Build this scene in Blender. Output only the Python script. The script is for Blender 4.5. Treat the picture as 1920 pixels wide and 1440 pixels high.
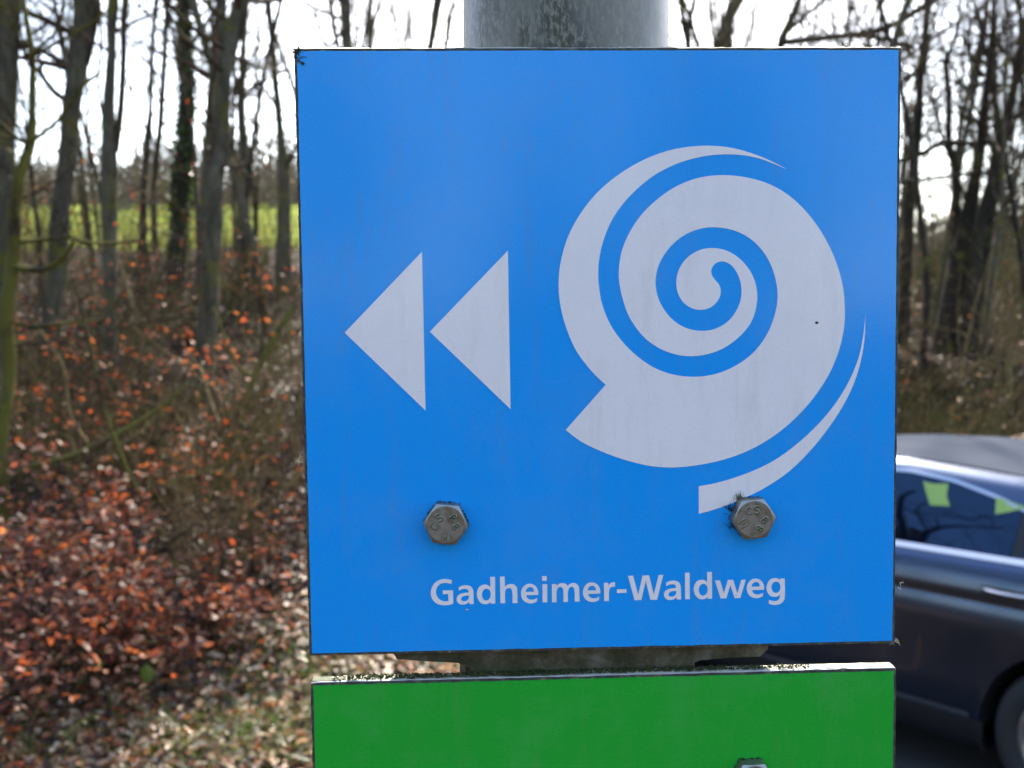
import bpy, math, random
import numpy as np
from mathutils import Vector, Matrix
from mathutils.geometry import tessellate_polygon
PI = math.pi
for o in list(bpy.data.objects): bpy.data.objects.remove(o)
sc = bpy.context.scene
col = sc.collection
rng = np.random.default_rng(11)
random.seed(5)

# ------------------------------------------------------------------ camera
RM = np.array([[0.9991843302, -0.0120866289, -0.0385303464],
               [0.0143071857, 0.9982206359, 0.0578866688],
               [0.0377621322, -0.0583907132, 0.9975793432]])
CS = (-0.04327448, 0.01013511, -0.33661432)     # camera in the frame of the blue panel
ZS = 2.04                                        # height of the panel centre above the verge
CAM = Vector((CS[0], CS[2], CS[1] + ZS))
def s2w(v): return Vector((v[0], v[2], v[1]))
FPX = 1900.0
cd = bpy.data.cameras.new('camera'); cam = bpy.data.objects.new('camera', cd); col.objects.link(cam)
rt, up, fw = s2w(RM[0]), s2w(RM[1]), s2w(RM[2])
m = Matrix((rt, up, -fw)).transposed().to_4x4(); m.translation = CAM
cam.matrix_world = m
cd.sensor_width = 36; cd.sensor_fit = 'HORIZONTAL'; cd.lens = 36 * FPX / 1920
cd.clip_start = 0.02; cd.clip_end = 2000
cd.dof.use_dof = True; cd.dof.focus_distance = 0.338; cd.dof.aperture_fstop = 19.0
sc.camera = cam

# ------------------------------------------------------------------ light
SUN_AZ, SUN_EL = math.radians(7), math.radians(37)     # azimuth from +Y towards +X
w = bpy.data.worlds.new('World'); sc.world = w; w.use_nodes = True
nt = w.node_tree; nt.nodes.clear()
sky = nt.nodes.new('ShaderNodeTexSky'); sky.sky_type = 'NISHITA'; sky.sun_disc = False
sky.sun_elevation = SUN_EL; sky.sun_rotation = SUN_AZ
sky.air_density = 1.0; sky.dust_density = 1.4; sky.ozone_density = 1.0
bg = nt.nodes.new('ShaderNodeBackground'); bg.inputs['Strength'].default_value = 0.15
wo = nt.nodes.new('ShaderNodeOutputWorld')
nt.links.new(sky.outputs[0], bg.inputs[0]); nt.links.new(bg.outputs[0], wo.inputs[0])
sd = bpy.data.lights.new('sun', 'SUN'); sd.energy = 5.0; sd.angle = math.radians(0.55); sd.color = (1, .92, .78)
sun = bpy.data.objects.new('sun', sd); col.objects.link(sun)
sv = Vector((math.sin(SUN_AZ) * math.cos(SUN_EL), math.cos(SUN_AZ) * math.cos(SUN_EL), math.sin(SUN_EL)))
sun.rotation_euler = sv.to_track_quat('Z', 'Y').to_euler(); sun.location = sv * 30
sc.view_settings.view_transform = 'Standard'; sc.view_settings.look = 'None'
sc.view_settings.exposure = 1.9; sc.view_settings.gamma = 1.0
sc.view_settings.use_curve_mapping = False

# ------------------------------------------------------------------ helpers
def ray(u, v):
    a, b = (u - 960) / FPX, -(v - 720) / FPX
    return rt * a + up * b + fw
def at(u, v, y):                                   # photo pixel -> point at world depth y
    r = ray(u, v); t = (y - CAM.y) / r.y
    return CAM + r * t
def on_sign(u, v, y=0.0):
    p = at(u, v, y); return (p.x, p.z)
def tag(o, label=None, cat=None, group=None, kind=None):
    if label: o['label'] = label
    if cat: o['category'] = cat
    if group: o['group'] = group
    if kind: o['kind'] = kind
    return o
def empty(name, loc, label, cat, group=None):
    o = bpy.data.objects.new(name, None); col.objects.link(o); o.location = loc
    o.empty_display_size = .1
    return tag(o, label, cat, group)
def mesh_obj(name, verts, faces, mat, parent=None, smooth=False, colors=None, loc=None):
    me = bpy.data.meshes.new(name)
    verts = np.asarray(verts, dtype=np.float32)
    off = np.zeros(3, np.float32)
    if parent is not None: off = np.array(parent_world(parent), np.float32)
    elif loc is not None: off = np.array(loc, np.float32)
    v = verts - off
    if isinstance(faces, np.ndarray):
        n, k = faces.shape
        me.vertices.add(len(v)); me.vertices.foreach_set('co', v.ravel())
        me.loops.add(n * k); me.loops.foreach_set('vertex_index', faces.ravel().astype(np.int32))
        me.polygons.add(n); me.polygons.foreach_set('loop_start', np.arange(0, n * k, k, dtype=np.int32))
        me.update(calc_edges=True)
    else:
        me.from_pydata(v.tolist(), [], faces)
    if colors is not None:
        ca = me.color_attributes.new('Col', 'FLOAT_COLOR', 'POINT')
        c4 = np.ones((len(v), 4), np.float32); c4[:, :3] = colors
        ca.data.foreach_set('color', c4.ravel())
    if smooth: me.polygons.foreach_set('use_smooth', np.ones(len(me.polygons), bool))
    if mat: me.materials.append(mat)
    o = bpy.data.objects.new(name, me); col.objects.link(o)
    if parent is not None: o.parent = parent
    elif loc is not None: o.location = loc
    return o
def parent_world(o):
    p = Vector(o.location)
    while o.parent: o = o.parent; p = p + Vector(o.location)
    return p

class G:                                           # geometry collector
    def __init__(s): s.v = []; s.f = []; s.n = 0
    def add(s, v, f):
        s.v.extend([tuple(p) for p in v]); s.f.extend([tuple(i + s.n for i in q) for q in f]); s.n += len(v)
    def box(s, lo, hi):
        x0, y0, z0 = lo; x1, y1, z1 = hi
        s.add([(x0,y0,z0),(x1,y0,z0),(x1,y1,z0),(x0,y1,z0),(x0,y0,z1),(x1,y0,z1),(x1,y1,z1),(x0,y1,z1)],
              [(0,3,2,1),(4,5,6,7),(0,1,5,4),(1,2,6,5),(2,3,7,6),(3,0,4,7)])
    def obj(s, name, mat, parent=None, smooth=False, loc=None): return mesh_obj(name, s.v, s.f, mat, parent, smooth, None, loc)
def bevel(o, w_, seg=2, ang=35):
    b = o.modifiers.new('bevel', 'BEVEL'); b.width = w_; b.segments = seg; b.limit_method = 'ANGLE'; b.angle_limit = math.radians(ang)
    return o

def tubes(paths, refv=None):                      # [(pts (n,3), radii (n))] -> verts, quad faces
    V = []; F = []; n0 = 0
    for pts, rad in paths:
        P = np.asarray(pts, float); r = np.asarray(rad, float); n = len(P)
        rm = r[0]
        k = 14 if rm > .1 else 10 if rm > .04 else 6 if rm > .012 else 4 if rm > .005 else 3
        T = np.gradient(P, axis=0); T /= np.linalg.norm(T, axis=1)[:, None] + 1e-12
        ref = np.array([1., 0, 0]) if abs(T[:, 0]).mean() < .7 else np.array([0, 1., 0])
        if refv is not None: ref = np.array(refv, float)
        A = np.cross(T, ref); A /= np.linalg.norm(A, axis=1)[:, None] + 1e-12
        B = np.cross(T, A)
        a = np.arange(k) * 2 * PI / k
        ring = P[:, None, :] + r[:, None, None] * (np.cos(a)[None, :, None] * A[:, None, :] + np.sin(a)[None, :, None] * B[:, None, :])
        V.append(ring.reshape(-1, 3))
        i = np.arange(n - 1)[:, None] * k; j = np.arange(k)[None, :]; j2 = (j + 1) % k
        f = np.stack([i + j, i + j2, i + k + j2, i + k + j], -1).reshape(-1, 4) + n0
        F.append(f); n0 += n * k
    return np.concatenate(V), np.concatenate(F)
def smooth_path(pts, rad, sub=4, jit=0.0):
    P = np.asarray(pts, float); n = len(P); r = np.asarray(rad, float)
    if n < 3:
        t = np.linspace(0, 1, sub + 1)[:, None]; Q = P[0] * (1 - t) + P[-1] * t; R = r[0] * (1 - t[:, 0]) + r[-1] * t[:, 0]
        return Q, R
    Q = []; R = []
    for i in range(n - 1):
        p0 = P[max(i - 1, 0)]; p1 = P[i]; p2 = P[i + 1]; p3 = P[min(i + 2, n - 1)]
        for q in range(sub):
            t = q / sub
            Q.append(.5 * ((2 * p1) + (-p0 + p2) * t + (2 * p0 - 5 * p1 + 4 * p2 - p3) * t * t + (-p0 + 3 * p1 - 3 * p2 + p3) * t ** 3))
            R.append(r[i] * (1 - t) + r[i + 1] * t)
    Q.append(P[-1]); R.append(r[-1])
    return np.array(Q), np.array(R)
def grow(out, p, d, L, r, lvl, rg, up_=.12, wob=.25, kids=4, tips=None, spread=.9, ratio=.6):
    n = 5 if lvl > 1 else 4
    pts = [np.array(p, float)]; d = np.array(d, float); d /= np.linalg.norm(d)
    for i in range(n):
        d = d + rg.normal(0, wob, 3) * (.6 if lvl > 1 else 1) + np.array([0, 0, up_]); d /= np.linalg.norm(d)
        pts.append(pts[-1] + d * L / n)
    rad = np.linspace(r, r * .35, n + 1)
    out.append((np.array(pts), rad))
    if tips is not None and lvl <= 1:
        for q in pts[2:]: tips.append(q)
    if lvl <= 0: return
    for c in range(kids):
        t = rg.uniform(.2, 1); i = min(int(t * n), n - 1); fr = t * n - i
        q = pts[i] * (1 - fr) + pts[i + 1] * fr
        tt = pts[i + 1] - pts[i]; tt /= np.linalg.norm(tt)
        s = rg.normal(0, 1, 3); s -= s @ tt * tt; s /= np.linalg.norm(s) + 1e-9
        nd = tt * rg.uniform(.35, 1.0) + s * spread
        grow(out, q, nd, L * ratio * rg.uniform(.6, 1.15), max(r * (1 - .6 * t) * .55, .0016), lvl - 1, rg, up_, wob, kids, tips, spread, ratio)

# ------------------------------------------------------------------ materials
def new_mat(name):
    m = bpy.data.materials.new(name); m.use_nodes = True
    return m, m.node_tree.nodes, m.node_tree.links, m.node_tree.nodes['Principled BSDF']
def noise(N, L, scale, detail=4, rough=.6, vec=None, obj=True):
    n = N.new('ShaderNodeTexNoise'); n.inputs['Scale'].default_value = scale
    n.inputs['Detail'].default_value = detail; n.inputs['Roughness'].default_value = rough
    if vec is None:
        tc = N.new('ShaderNodeTexCoord'); vec = tc.outputs['Object' if obj else 'Generated']
    L.new(vec, n.inputs['Vector']); return n.outputs['Fac']
def ramp(N, L, fac, stops):
    r = N.new('ShaderNodeValToRGB'); L.new(fac, r.inputs[0]); e = r.color_ramp.elements
    while len(e) < len(stops): e.new(.5)
    for i, (p, c) in enumerate(stops):
        e[i].position = p; e[i].color = (*c, 1) if len(c) == 3 else c
    return r.outputs[0]
def bump(N, L, fac, B, strength=.3, dist=.01):
    b = N.new('ShaderNodeBump'); b.inputs['Strength'].default_value = strength; b.inputs['Distance'].default_value = dist
    L.new(fac, b.inputs['Height']); L.new(b.outputs[0], B.inputs['Normal']); return b
def mixc(N, L, fac, a, b):
    m = N.new('ShaderNodeMix'); m.data_type = 'RGBA'
    if isinstance(fac, float): m.inputs[0].default_value = fac
    else: L.new(fac, m.inputs[0])
    for k, x in ((6, a), (7, b)):
        if isinstance(x, tuple): m.inputs[k].default_value = (*x, 1)
        else: L.new(x, m.inputs[k])
    return m.outputs[2]
def simple(name, c, rough=.6, metal=0., spec=.5, coat=0.):
    m, N, L, B = new_mat(name)
    B.inputs['Base Color'].default_value = (*c, 1); B.inputs['Roughness'].default_value = rough
    B.inputs['Metallic'].default_value = metal; B.inputs['Specular IOR Level'].default_value = spec
    B.inputs['Coat Weight'].default_value = coat; B.inputs['Coat Roughness'].default_value = .05
    return m
def film(name, c, c2):                             # printed glossy sign film with fine orange peel
    m, N, L, B = new_mat(name)
    g = noise(N, L, 1500, 2, .6); big = noise(N, L, 14, 3, .6)
    cc = mixc(N, L, ramp(N, L, g, [(.35, (0,0,0)), (.65, (1,1,1))]), c, c2)
    tc2 = N.new('ShaderNodeTexCoord'); mp2 = N.new('ShaderNodeMapping'); mp2.inputs['Scale'].default_value = (1, 1, .16); L.new(tc2.outputs['Object'], mp2.inputs[0])
    st = noise(N, L, 110, 5, .7, mp2.outputs[0]); du = noise(N, L, 26, 6, .75)
    cc = mixc(N, L, ramp(N, L, st, [(.52, (0,0,0)), (.8, (.16,.16,.16))]), cc, (.20, .20, .16))
    cc = mixc(N, L, ramp(N, L, du, [(.48, (0,0,0)), (.75, (.10,.10,.10))]), cc, (.35, .36, .36))
    L.new(cc, B.inputs['Base Color'])
    L.new(ramp(N, L, big, [(.3, (.2,.2,.2)), (.7, (.3,.3,.3))]), B.inputs['Roughness'])
    B.inputs['Specular IOR Level'].default_value = .15
    b_ = bump(N, L, noise(N, L, 700, 2, .5), B, .05, .0004)
    B.inputs['Coat Weight'].default_value = .6; B.inputs['Coat Roughness'].default_value = .13; L.new(b_.outputs[0], B.inputs['Coat Normal'])
    return m
def dirt_film(name, c, c2):
    return film(name, c, c2)
M = {}
M['blue'] = film('blue_film', (.002, .315, .86), (.003, .36, .92))
M['white'] = film('white_print', (.91, .82, .80), (.95, .86, .84))
M['green'] = film('green_film', (.010, .38, .028), (.014, .43, .036))
def edge_mat():
    m, N, L, B = new_mat('panel_edge')
    f = noise(N, L, 260, 5, .7)
    L.new(ramp(N, L, f, [(.30, (.018,.016,.014)), (.52, (.06,.055,.05)), (.62, (.12,.13,.05)), (.75, (.35,.34,.3))]), B.inputs['Base Color'])
    B.inputs['Roughness'].default_value = .7; bump(N, L, f, B, .6, .0006); return m
def topedge_mat():
    m, N, L, B = new_mat('panel_top_edge')
    f = noise(N, L, 45, 5, .7); g = noise(N, L, 500, 4, .7)
    c1 = ramp(N, L, g, [(.3, (.30,.28,.2)), (.7, (.62,.58,.46))])
    c2 = ramp(N, L, g, [(.3, (.012,.016,.012)), (.7, (.07,.09,.03))])
    L.new(mixc(N, L, ramp(N, L, f, [(.45, (0,0,0)), (.55, (1,1,1))]), c1, c2), B.inputs['Base Color'])
    B.inputs['Roughness'].default_value = .8; bump(N, L, g, B, .6, .0006); return m
M['edge'] = edge_mat(); M['topedge'] = topedge_mat()
def steel_mat():
    m, N, L, B = new_mat('weathered_steel')
    f = noise(N, L, 260, 5, .7); g = noise(N, L, 1300, 3, .6)
    L.new(mixc(N, L, ramp(N, L, f, [(.4, (0,0,0)), (.7, (1,1,1))]), (.32,.275,.235), (.15,.12,.06)), B.inputs['Base Color'])
    B.inputs['Metallic'].default_value = .75
    L.new(ramp(N, L, g, [(.3, (.35,.35,.35)), (.7, (.6,.6,.6))]), B.inputs['Roughness'])
    bump(N, L, g, B, .25, .0003); return m
M['steel'] = steel_mat()
M['steel_bright'] = simple('bright_steel', (.34,.335,.30), .38, .9)
M['stamp'] = simple('stamp_ridge', (.58,.56,.46), .4, .4)
M['stamp_dirt'] = simple('stamp_dirt', (.07,.075,.015), .9)
M['dirt'] = simple('dirt', (.02,.022,.012), .95)
M['moss'] = simple('moss', (.05,.06,.012), .95)
M['fibre'] = simple('pale_fibre', (.55,.5,.36), .8)
def galv_mat(name, dark=1.0):
    m, N, L, B = new_mat(name)
    tc = N.new('ShaderNodeTexCoord'); mp = N.new('ShaderNodeMapping'); mp.inputs['Scale'].default_value = (1, 1, .4)
    L.new(tc.outputs['Object'], mp.inputs[0]); v = mp.outputs[0]
    big = noise(N, L, 30, 4, .65, v); fine = noise(N, L, 700, 4, .75, v); mid = noise(N, L, 120, 5, .75, v)
    base = ramp(N, L, mid, [(.3, (.15*dark,.125*dark,.08*dark)), (.7, (.31*dark,.27*dark,.185*dark))])
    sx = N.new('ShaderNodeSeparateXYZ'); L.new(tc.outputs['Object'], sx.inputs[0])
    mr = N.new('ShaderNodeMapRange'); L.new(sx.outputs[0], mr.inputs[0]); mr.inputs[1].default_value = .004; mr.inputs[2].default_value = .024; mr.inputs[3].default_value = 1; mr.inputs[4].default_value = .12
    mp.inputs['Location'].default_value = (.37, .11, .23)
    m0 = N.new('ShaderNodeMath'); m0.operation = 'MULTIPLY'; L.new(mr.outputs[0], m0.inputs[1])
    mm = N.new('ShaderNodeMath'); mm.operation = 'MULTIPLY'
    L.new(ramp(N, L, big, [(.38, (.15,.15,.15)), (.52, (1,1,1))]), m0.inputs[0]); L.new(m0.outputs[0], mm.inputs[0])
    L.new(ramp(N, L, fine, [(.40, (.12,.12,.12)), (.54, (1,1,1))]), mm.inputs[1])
    grime = ramp(N, L, noise(N, L, 60, 3, .6, v), [(.4, (.045,.036,.024)), (.62, (.06,.05,.010))])
    L.new(mixc(N, L, mm.outputs[0], base, grime), B.inputs['Base Color'])
    B.inputs['Metallic'].default_value = .08; B.inputs['Roughness'].default_value = .4
    bump(N, L, fine, B, .25, .0005); return m
M['galv'] = galv_mat('galvanised_pole'); 
def clamp_mat():
    m, N, L, B = new_mat('cast_clamp')
    f = noise(N, L, 90, 5, .7); g = noise(N, L, 900, 3, .6)
    L.new(ramp(N, L, f, [(.35, (.035,.033,.010)), (.5, (.08,.066,.030)), (.68, (.17,.15,.11))]), B.inputs['Base Color'])
    B.inputs['Roughness'].default_value = .65; B.inputs['Metallic'].default_value = .2; bump(N, L, g, B, .4, .0005); return m
M['clamp'] = clamp_mat()
def bark_mat(name, a, b, moss=.0):
    m, N, L, B = new_mat(name)
    tc = N.new('ShaderNodeTexCoord'); mp = N.new('ShaderNodeMapping'); mp.inputs['Scale'].default_value = (1, 1, .25)
    L.new(tc.outputs['Object'], mp.inputs[0])
    f = noise(N, L, 14, 6, .7, mp.outputs[0]); c = ramp(N, L, f, [(.3, a), (.7, b)])
    if moss:
        g = noise(N, L, 2.2, 4, .7)
        c = mixc(N, L, ramp(N, L, g, [(.62 - moss * .3, (0,0,0)), (.72 - moss * .3, (1,1,1))]), c, (.12, .105, .018))
    L.new(c, B.inputs['Base Color']); B.inputs['Roughness'].default_value = .9
    B.inputs['Specular IOR Level'].default_value = .25
    bump(N, L, f, B, .8, .03); return m
M['bark'] = bark_mat('grey_bark', (.030,.024,.014), (.155,.128,.082), .35)
M['bark_moss'] = bark_mat('mossy_bark', (.022,.016,.007), (.10,.072,.028), .75)
M['bark_dark'] = bark_mat('dark_bark', (.012,.009,.006), (.050,.037,.023), .25)
M['twig'] = bark_mat('twig_bark', (.024,.013,.006), (.090,.052,.024), .2)
M['dry'] = bark_mat('dry_stems', (.07,.042,.014), (.36,.235,.095), .3)
def leaf_mat(name, transl=.45, rough=.55):
    m, N, L, B = new_mat(name)
    a = N.new('ShaderNodeAttribute'); a.attribute_name = 'Col'
    L.new(a.outputs['Color'], B.inputs['Base Color']); B.inputs['Roughness'].default_value = rough
    tr = N.new('ShaderNodeBsdfTranslucent'); L.new(a.outputs['Color'], tr.inputs[0])
    mx = N.new('ShaderNodeMixShader'); mx.inputs[0].default_value = transl
    L.new(B.outputs[0], mx.inputs[1]); L.new(tr.outputs[0], mx.inputs[2])
    L.new(mx.outputs[0], N['Material Output'].inputs[0]); return m
M['leaf'] = leaf_mat('dry_leaf', .55); M['litter'] = leaf_mat('litter_leaf', .25, .6); M['ivy'] = leaf_mat('ivy_leaf', .3, .35)
def soil_mat():
    m, N, L, B = new_mat('forest_soil')
    f = noise(N, L, 3, 6, .7); g = noise(N, L, 40, 4, .7)
    c = ramp(N, L, g, [(.3, (.010,.006,.004)), (.5, (.028,.016,.010)), (.7, (.065,.036,.02))])
    c = mixc(N, L, ramp(N, L, f, [(.55, (0,0,0)), (.68, (.6,.6,.6))]), c, (.028,.032,.008))
    L.new(c, B.inputs['Base Color']); B.inputs['Roughness'].default_value = .95; B.inputs['Specular IOR Level'].default_value = .1; bump(N, L, g, B, .8, .03); return m
M['soil'] = soil_mat()
def field_mat():
    m, N, L, B = new_mat('meadow')
    f = noise(N, L, .35, 5, .7)
    L.new(ramp(N, L, f, [(.35, (.17,.21,.035)), (.65, (.44,.50,.13))]), B.inputs['Base Color']); B.inputs['Roughness'].default_value = .95; B.inputs['Specular IOR Level'].default_value = .0
    bump(N, L, noise(N, L, 9, 5, .8), B, 1, .25)
    return m
M['field'] = field_mat()
def asphalt_mat():
    m, N, L, B = new_mat('asphalt')
    f = noise(N, L, 180, 4, .8); g = noise(N, L, 1.2, 4, .6)
    L.new(mixc(N, L, ramp(N, L, g, [(.35,(0,0,0)),(.65,(1,1,1))]), (.035,.036,.038), (.06,.06,.06)), B.inputs['Base Color'])
    B.inputs['Roughness'].default_value = .8; bump(N, L, f, B, .5, .004); return m
M['asphalt'] = asphalt_mat()

# ------------------------------------------------------------------ terrain
ZC = CAM.z
O2 = np.array([2.17 + CAM.x, 4.3 + CAM.y]); D2 = np.array([-.6112, .7915]); N2 = np.array([D2[1], -D2[0]])
ly = np.array([-60, 3, 4.8, 6.5, 9.8, 10.6, 14.3, 18.3, 24.3, 60, 75, 100, 200, 600.])
lz = np.array([-2.05, -2.05, -1.97, -1.62, -.75, -.50, .07, .76, 1.8, 7.3, 8.6, 9.6, 12, 14]) + ZC
ry = np.array([-60, 3, 6.5, 8.8, 11, 14.3, 25, 40, 60, 100, 200, 600.])
rz = np.array([-2.05, -2.05, -1.75, -.95, -.65, -.3, .1, 1.0, 2.2, 5, 10, 14]) + ZC
# centre line of the lane: straight, then curving to the right
_c0 = O2 + N2 * .95
rc = [_c0 + D2 * t for t in np.linspace(-30, 1.2, 60)]
cen = rc[-1] + N2 * 3.5; a0 = math.atan2(*( (rc[-1] - cen)[::-1]))
rc += [cen + 3.5 * np.array([math.cos(a0 - t), math.sin(a0 - t)]) for t in np.linspace(.05, 1.9, 26)]
RC = np.array(rc); ROADZ = -2.155 + ZC; HALF = 1.5
def sstep(a, b, x):
    t = np.clip((x - a) / (b - a), 0, 1); return t * t * (3 - 2 * t)
def road_dist(x, y):
    p = np.stack([x, y], -1); best = np.full(x.shape, 1e9)
    for i in range(len(RC) - 1):
        a, b = RC[i], RC[i + 1]; ab = b - a
        t = np.clip(((p - a) @ ab) / (ab @ ab), 0, 1)
        q = p - (a + t[..., None] * ab); best = np.minimum(best, np.sqrt((q ** 2).sum(-1)))
    return best
def terrain(x, y):
    x = np.asarray(x, float); y = np.asarray(y, float)
    u = x / np.maximum(y, 4.0)
    wR = sstep(-.06, .12, u)
    z = np.interp(y, ly, lz) * (1 - wR) + np.interp(y, ry, rz) * wR
    amp = np.clip((y - 3) / 8, .15, 1)
    z = z + amp * (.07 * np.sin(x * 1.7 + y * .6) * np.sin(y * 1.3 - x * .4) + .035 * np.sin(x * 4.1 + 1) * np.sin(y * 3.7))
    k = sstep(HALF - .05, HALF + 1.3, road_dist(x, y))
    return (ROADZ - .03) * (1 - k) + z * k
def tz(x, y): return float(terrain(np.array([x]), np.array([y]))[0])
def hit(u, v, y0=4.0, y1=90):
    last = None
    for y in np.linspace(y0, y1, 700):
        p = at(u, v, y)
        if p.z < tz(p.x, y): return y
    return y1
def axis(lo, hi, c, fine, growth):
    out = [c]; s = fine
    while out[-1] < hi: out.append(out[-1] + s); s *= growth
    a = [c]; s = fine
    while a[-1] > lo: a.append(a[-1] - s); s *= growth
    return np.array(sorted(set(a + out)))
gx = np.concatenate([axis(-400, -12, -12, .5, 1.12)[:-1], np.arange(-12, 12, .16), axis(12, 400, 12, .5, 1.12)])
gy = np.concatenate([axis(-300, -2, -2, .5, 1.15)[:-1], np.arange(-2, 27, .16), axis(27, 700, 27, .5, 1.1)])
X, Y = np.meshgrid(gx, gy); Zt = terrain(X, Y)
nx, ny = len(gx), len(gy)
idx = np.arange(nx * ny).reshape(ny, nx)
F = np.stack([idx[:-1, :-1], idx[:-1, 1:], idx[1:, 1:], idx[1:, :-1]], -1).reshape(-1, 4)
V = np.stack([X, Y, Zt], -1).reshape(-1, 3)
fc = V[F].mean(1)
isf = (fc[:, 1] > 25.5) & (fc[:, 0] < 3 )
g1 = mesh_obj('ground', V, F[~isf], M['soil'], smooth=True); tag(g1, kind='structure')
g2 = mesh_obj('meadow', V, F[isf], M['field'], smooth=True); tag(g2, kind='structure')
# lane
nrm = np.gradient(RC, axis=0); nrm /= np.linalg.norm(nrm, axis=1)[:, None]; nrm = np.stack([nrm[:, 1], -nrm[:, 0]], -1)
offs = np.linspace(-HALF, HALF, 7); rv = []; 
for i in range(len(RC)):
    for o_ in offs:
        e = (.06 * math.sin(i * 1.9) if abs(o_) == HALF else 0); q = RC[i] + nrm[i] * (o_ + e)
        rv.append((q[0], q[1], ROADZ + .02 * (1 - (o_ / HALF) ** 2)))
k = len(offs); ii = np.arange(len(RC) - 1)[:, None] * k; jj = np.arange(k - 1)[None]
rf = np.stack([ii + jj, ii + jj + 1, ii + k + jj + 1, ii + k + jj], -1).reshape(-1, 4)
tag(mesh_obj('road', rv, rf, M['asphalt'], smooth=True), kind='structure')

# ------------------------------------------------------------------ trees
DT = {}
def traced(pts, d, wscale=1.0):
    P = []; r = []
    for (u, v, w_) in pts:
        q = at(u, v, d); dist = (q - CAM).length
        P.append((q.x, q.y, q.z)); r.append(w_ / 2 / FPX * (q.y - CAM.y) * wscale)
    return np.array(P), np.array(r)
def tree(name, label, trace, d=None, mat='bark', top=9.0, crown=14, seed=0, limbs=(), forks=(), group=None, cat='tree', lowtwig=20, clen=2.2, ivy=None, lvl=3):
    rg = np.random.default_rng(100 + seed)
    if d is None: d = hit(trace[-1][0], trace[-1][1])
    P, r = traced(trace, d)
    P[1:-1, 1] += rg.normal(0, .03, len(P) - 2)
    zb = tz(P[-1][0], P[-1][1]); base = (P[-1][0], P[-1][1], zb)
    root = np.array([[P[-1][0], P[-1][1], min(zb - .3, P[-1][2] - .2)]])
    P = np.concatenate([P, root]); r = np.append(r, r[-1] * 1.35)
    # continue upward out of the picture
    dirv = P[0] - P[1]; dirv /= np.linalg.norm(dirv); dirv[2] = max(dirv[2], .5)
    ext = []; er = []; q = P[0].copy(); dv = dirv.copy(); n = 7
    for i in range(n):
        dv = dv + rg.normal(0, .06, 3) + np.array([0, 0, .1]); dv /= np.linalg.norm(dv)
        q = q + dv * top / n; ext.append(q.copy()); er.append(r[0] * (1 - .82 * (i + 1) / n))
    P = np.concatenate([np.array(ext[::-1]), P]); r = np.concatenate([er[::-1], r])
    e = empty(name, base, label, cat, group)
    Q, R_ = smooth_path(P, r, 4)
    v, f = tubes([(Q[::-1], R_[::-1])])
    v = v + rg.normal(0, 1, v.shape) * min(r.max() * .04, .006)
    mesh_obj('trunk', v, f, M[mat], e, True)
    br = []
    for t in list(forks):
        Pf, rf_ = traced(t, d); ok = Pf
        ex = Pf[0].copy(); dv = Pf[0] - Pf[1]; dv /= np.linalg.norm(dv); more = []
        if t[0][1] <= 5:
            for i in range(4):
                dv = dv + rg.normal(0, .1, 3) + np.array([0, 0, .12]); dv /= np.linalg.norm(dv); ex = ex + dv * top * .12; more.append(ex.copy())
            Pf = np.concatenate([np.array(more[::-1]), Pf]); rf_ = np.concatenate([np.linspace(rf_[0] * .3, rf_[0] * .9, 4), rf_])
        a, b = smooth_path(Pf, rf_, 3); br.append((a[::-1], b[::-1]))
    for t in limbs:
        Pf, rf_ = traced(t, d); Pf[:, 1] += np.linspace(0, rg.uniform(-.4, .4), len(Pf))
        a, b = smooth_path(Pf, rf_, 3)
        v, f = tubes([(a, b)]); mesh_obj('branch', v, f, M[mat], e, True)
        for c in range(5):
            i = rg.integers(2, len(a) - 1); s_ = rg.normal(0, 1, 3); s_[2] = abs(s_[2])
            grow(br, a[i], s_, rg.uniform(.3, .9), b[i] * .35, 1, rg, .1, .3, 3)
    # crown: limbs high up, fine twigs in view
    zs = Q[:, 2]
    for c in range(crown):
        i = rg.integers(1, max(2, int(len(Q) * .62)))
        a_ = rg.uniform(0, 2 * PI); s_ = np.array([math.cos(a_), math.sin(a_), rg.uniform(.1, .9)])
        grow(br, Q[i], s_, clen * rg.uniform(.5, 1.2), max(R_[i] * .38, .006), lvl, rg, .1, .22, 4)
    for c in range(lowtwig):
        i = rg.integers(int(len(Q) * .45), len(Q) - 5) if len(Q) > 20 else len(Q) // 2
        a_ = rg.uniform(0, 2 * PI); s_ = np.array([math.cos(a_), math.sin(a_), rg.uniform(-.1, .7)])
        grow(br, Q[i], s_, rg.uniform(.5, 1.6), rg.uniform(.004, .010), 2, rg, .05, .28, 3)
    if br:
        v, f = tubes(br); mesh_obj('crown', v, f, M['twig' if mat != 'bark_dark' else 'bark_dark'], e, False)
    if ivy:
        z0, z1, n_ = ivy; cs = []; 
        zt = at(0, z0, d).z; zb_ = at(0, z1, d).z
        sel = [(q, R_[i]) for i, q in enumerate(Q) if zb_ < q[2] < zt]
        if sel:
            k_ = rg.integers(0, len(sel), n_); a_ = rg.uniform(0, 2 * PI, n_)
            ctr = np.array([sel[i][0] for i in k_]) + np.stack([np.cos(a_), np.sin(a_), 0 * a_], -1) * (np.array([sel[i][1] for i in k_]) + rg.uniform(0, .05, n_))[:, None]
            ctr[:, 2] += rg.uniform(-.15, .15, n_)
            leaves('ivy', ctr, .045, IVYC, M['ivy'], e, rg)
    return e
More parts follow.
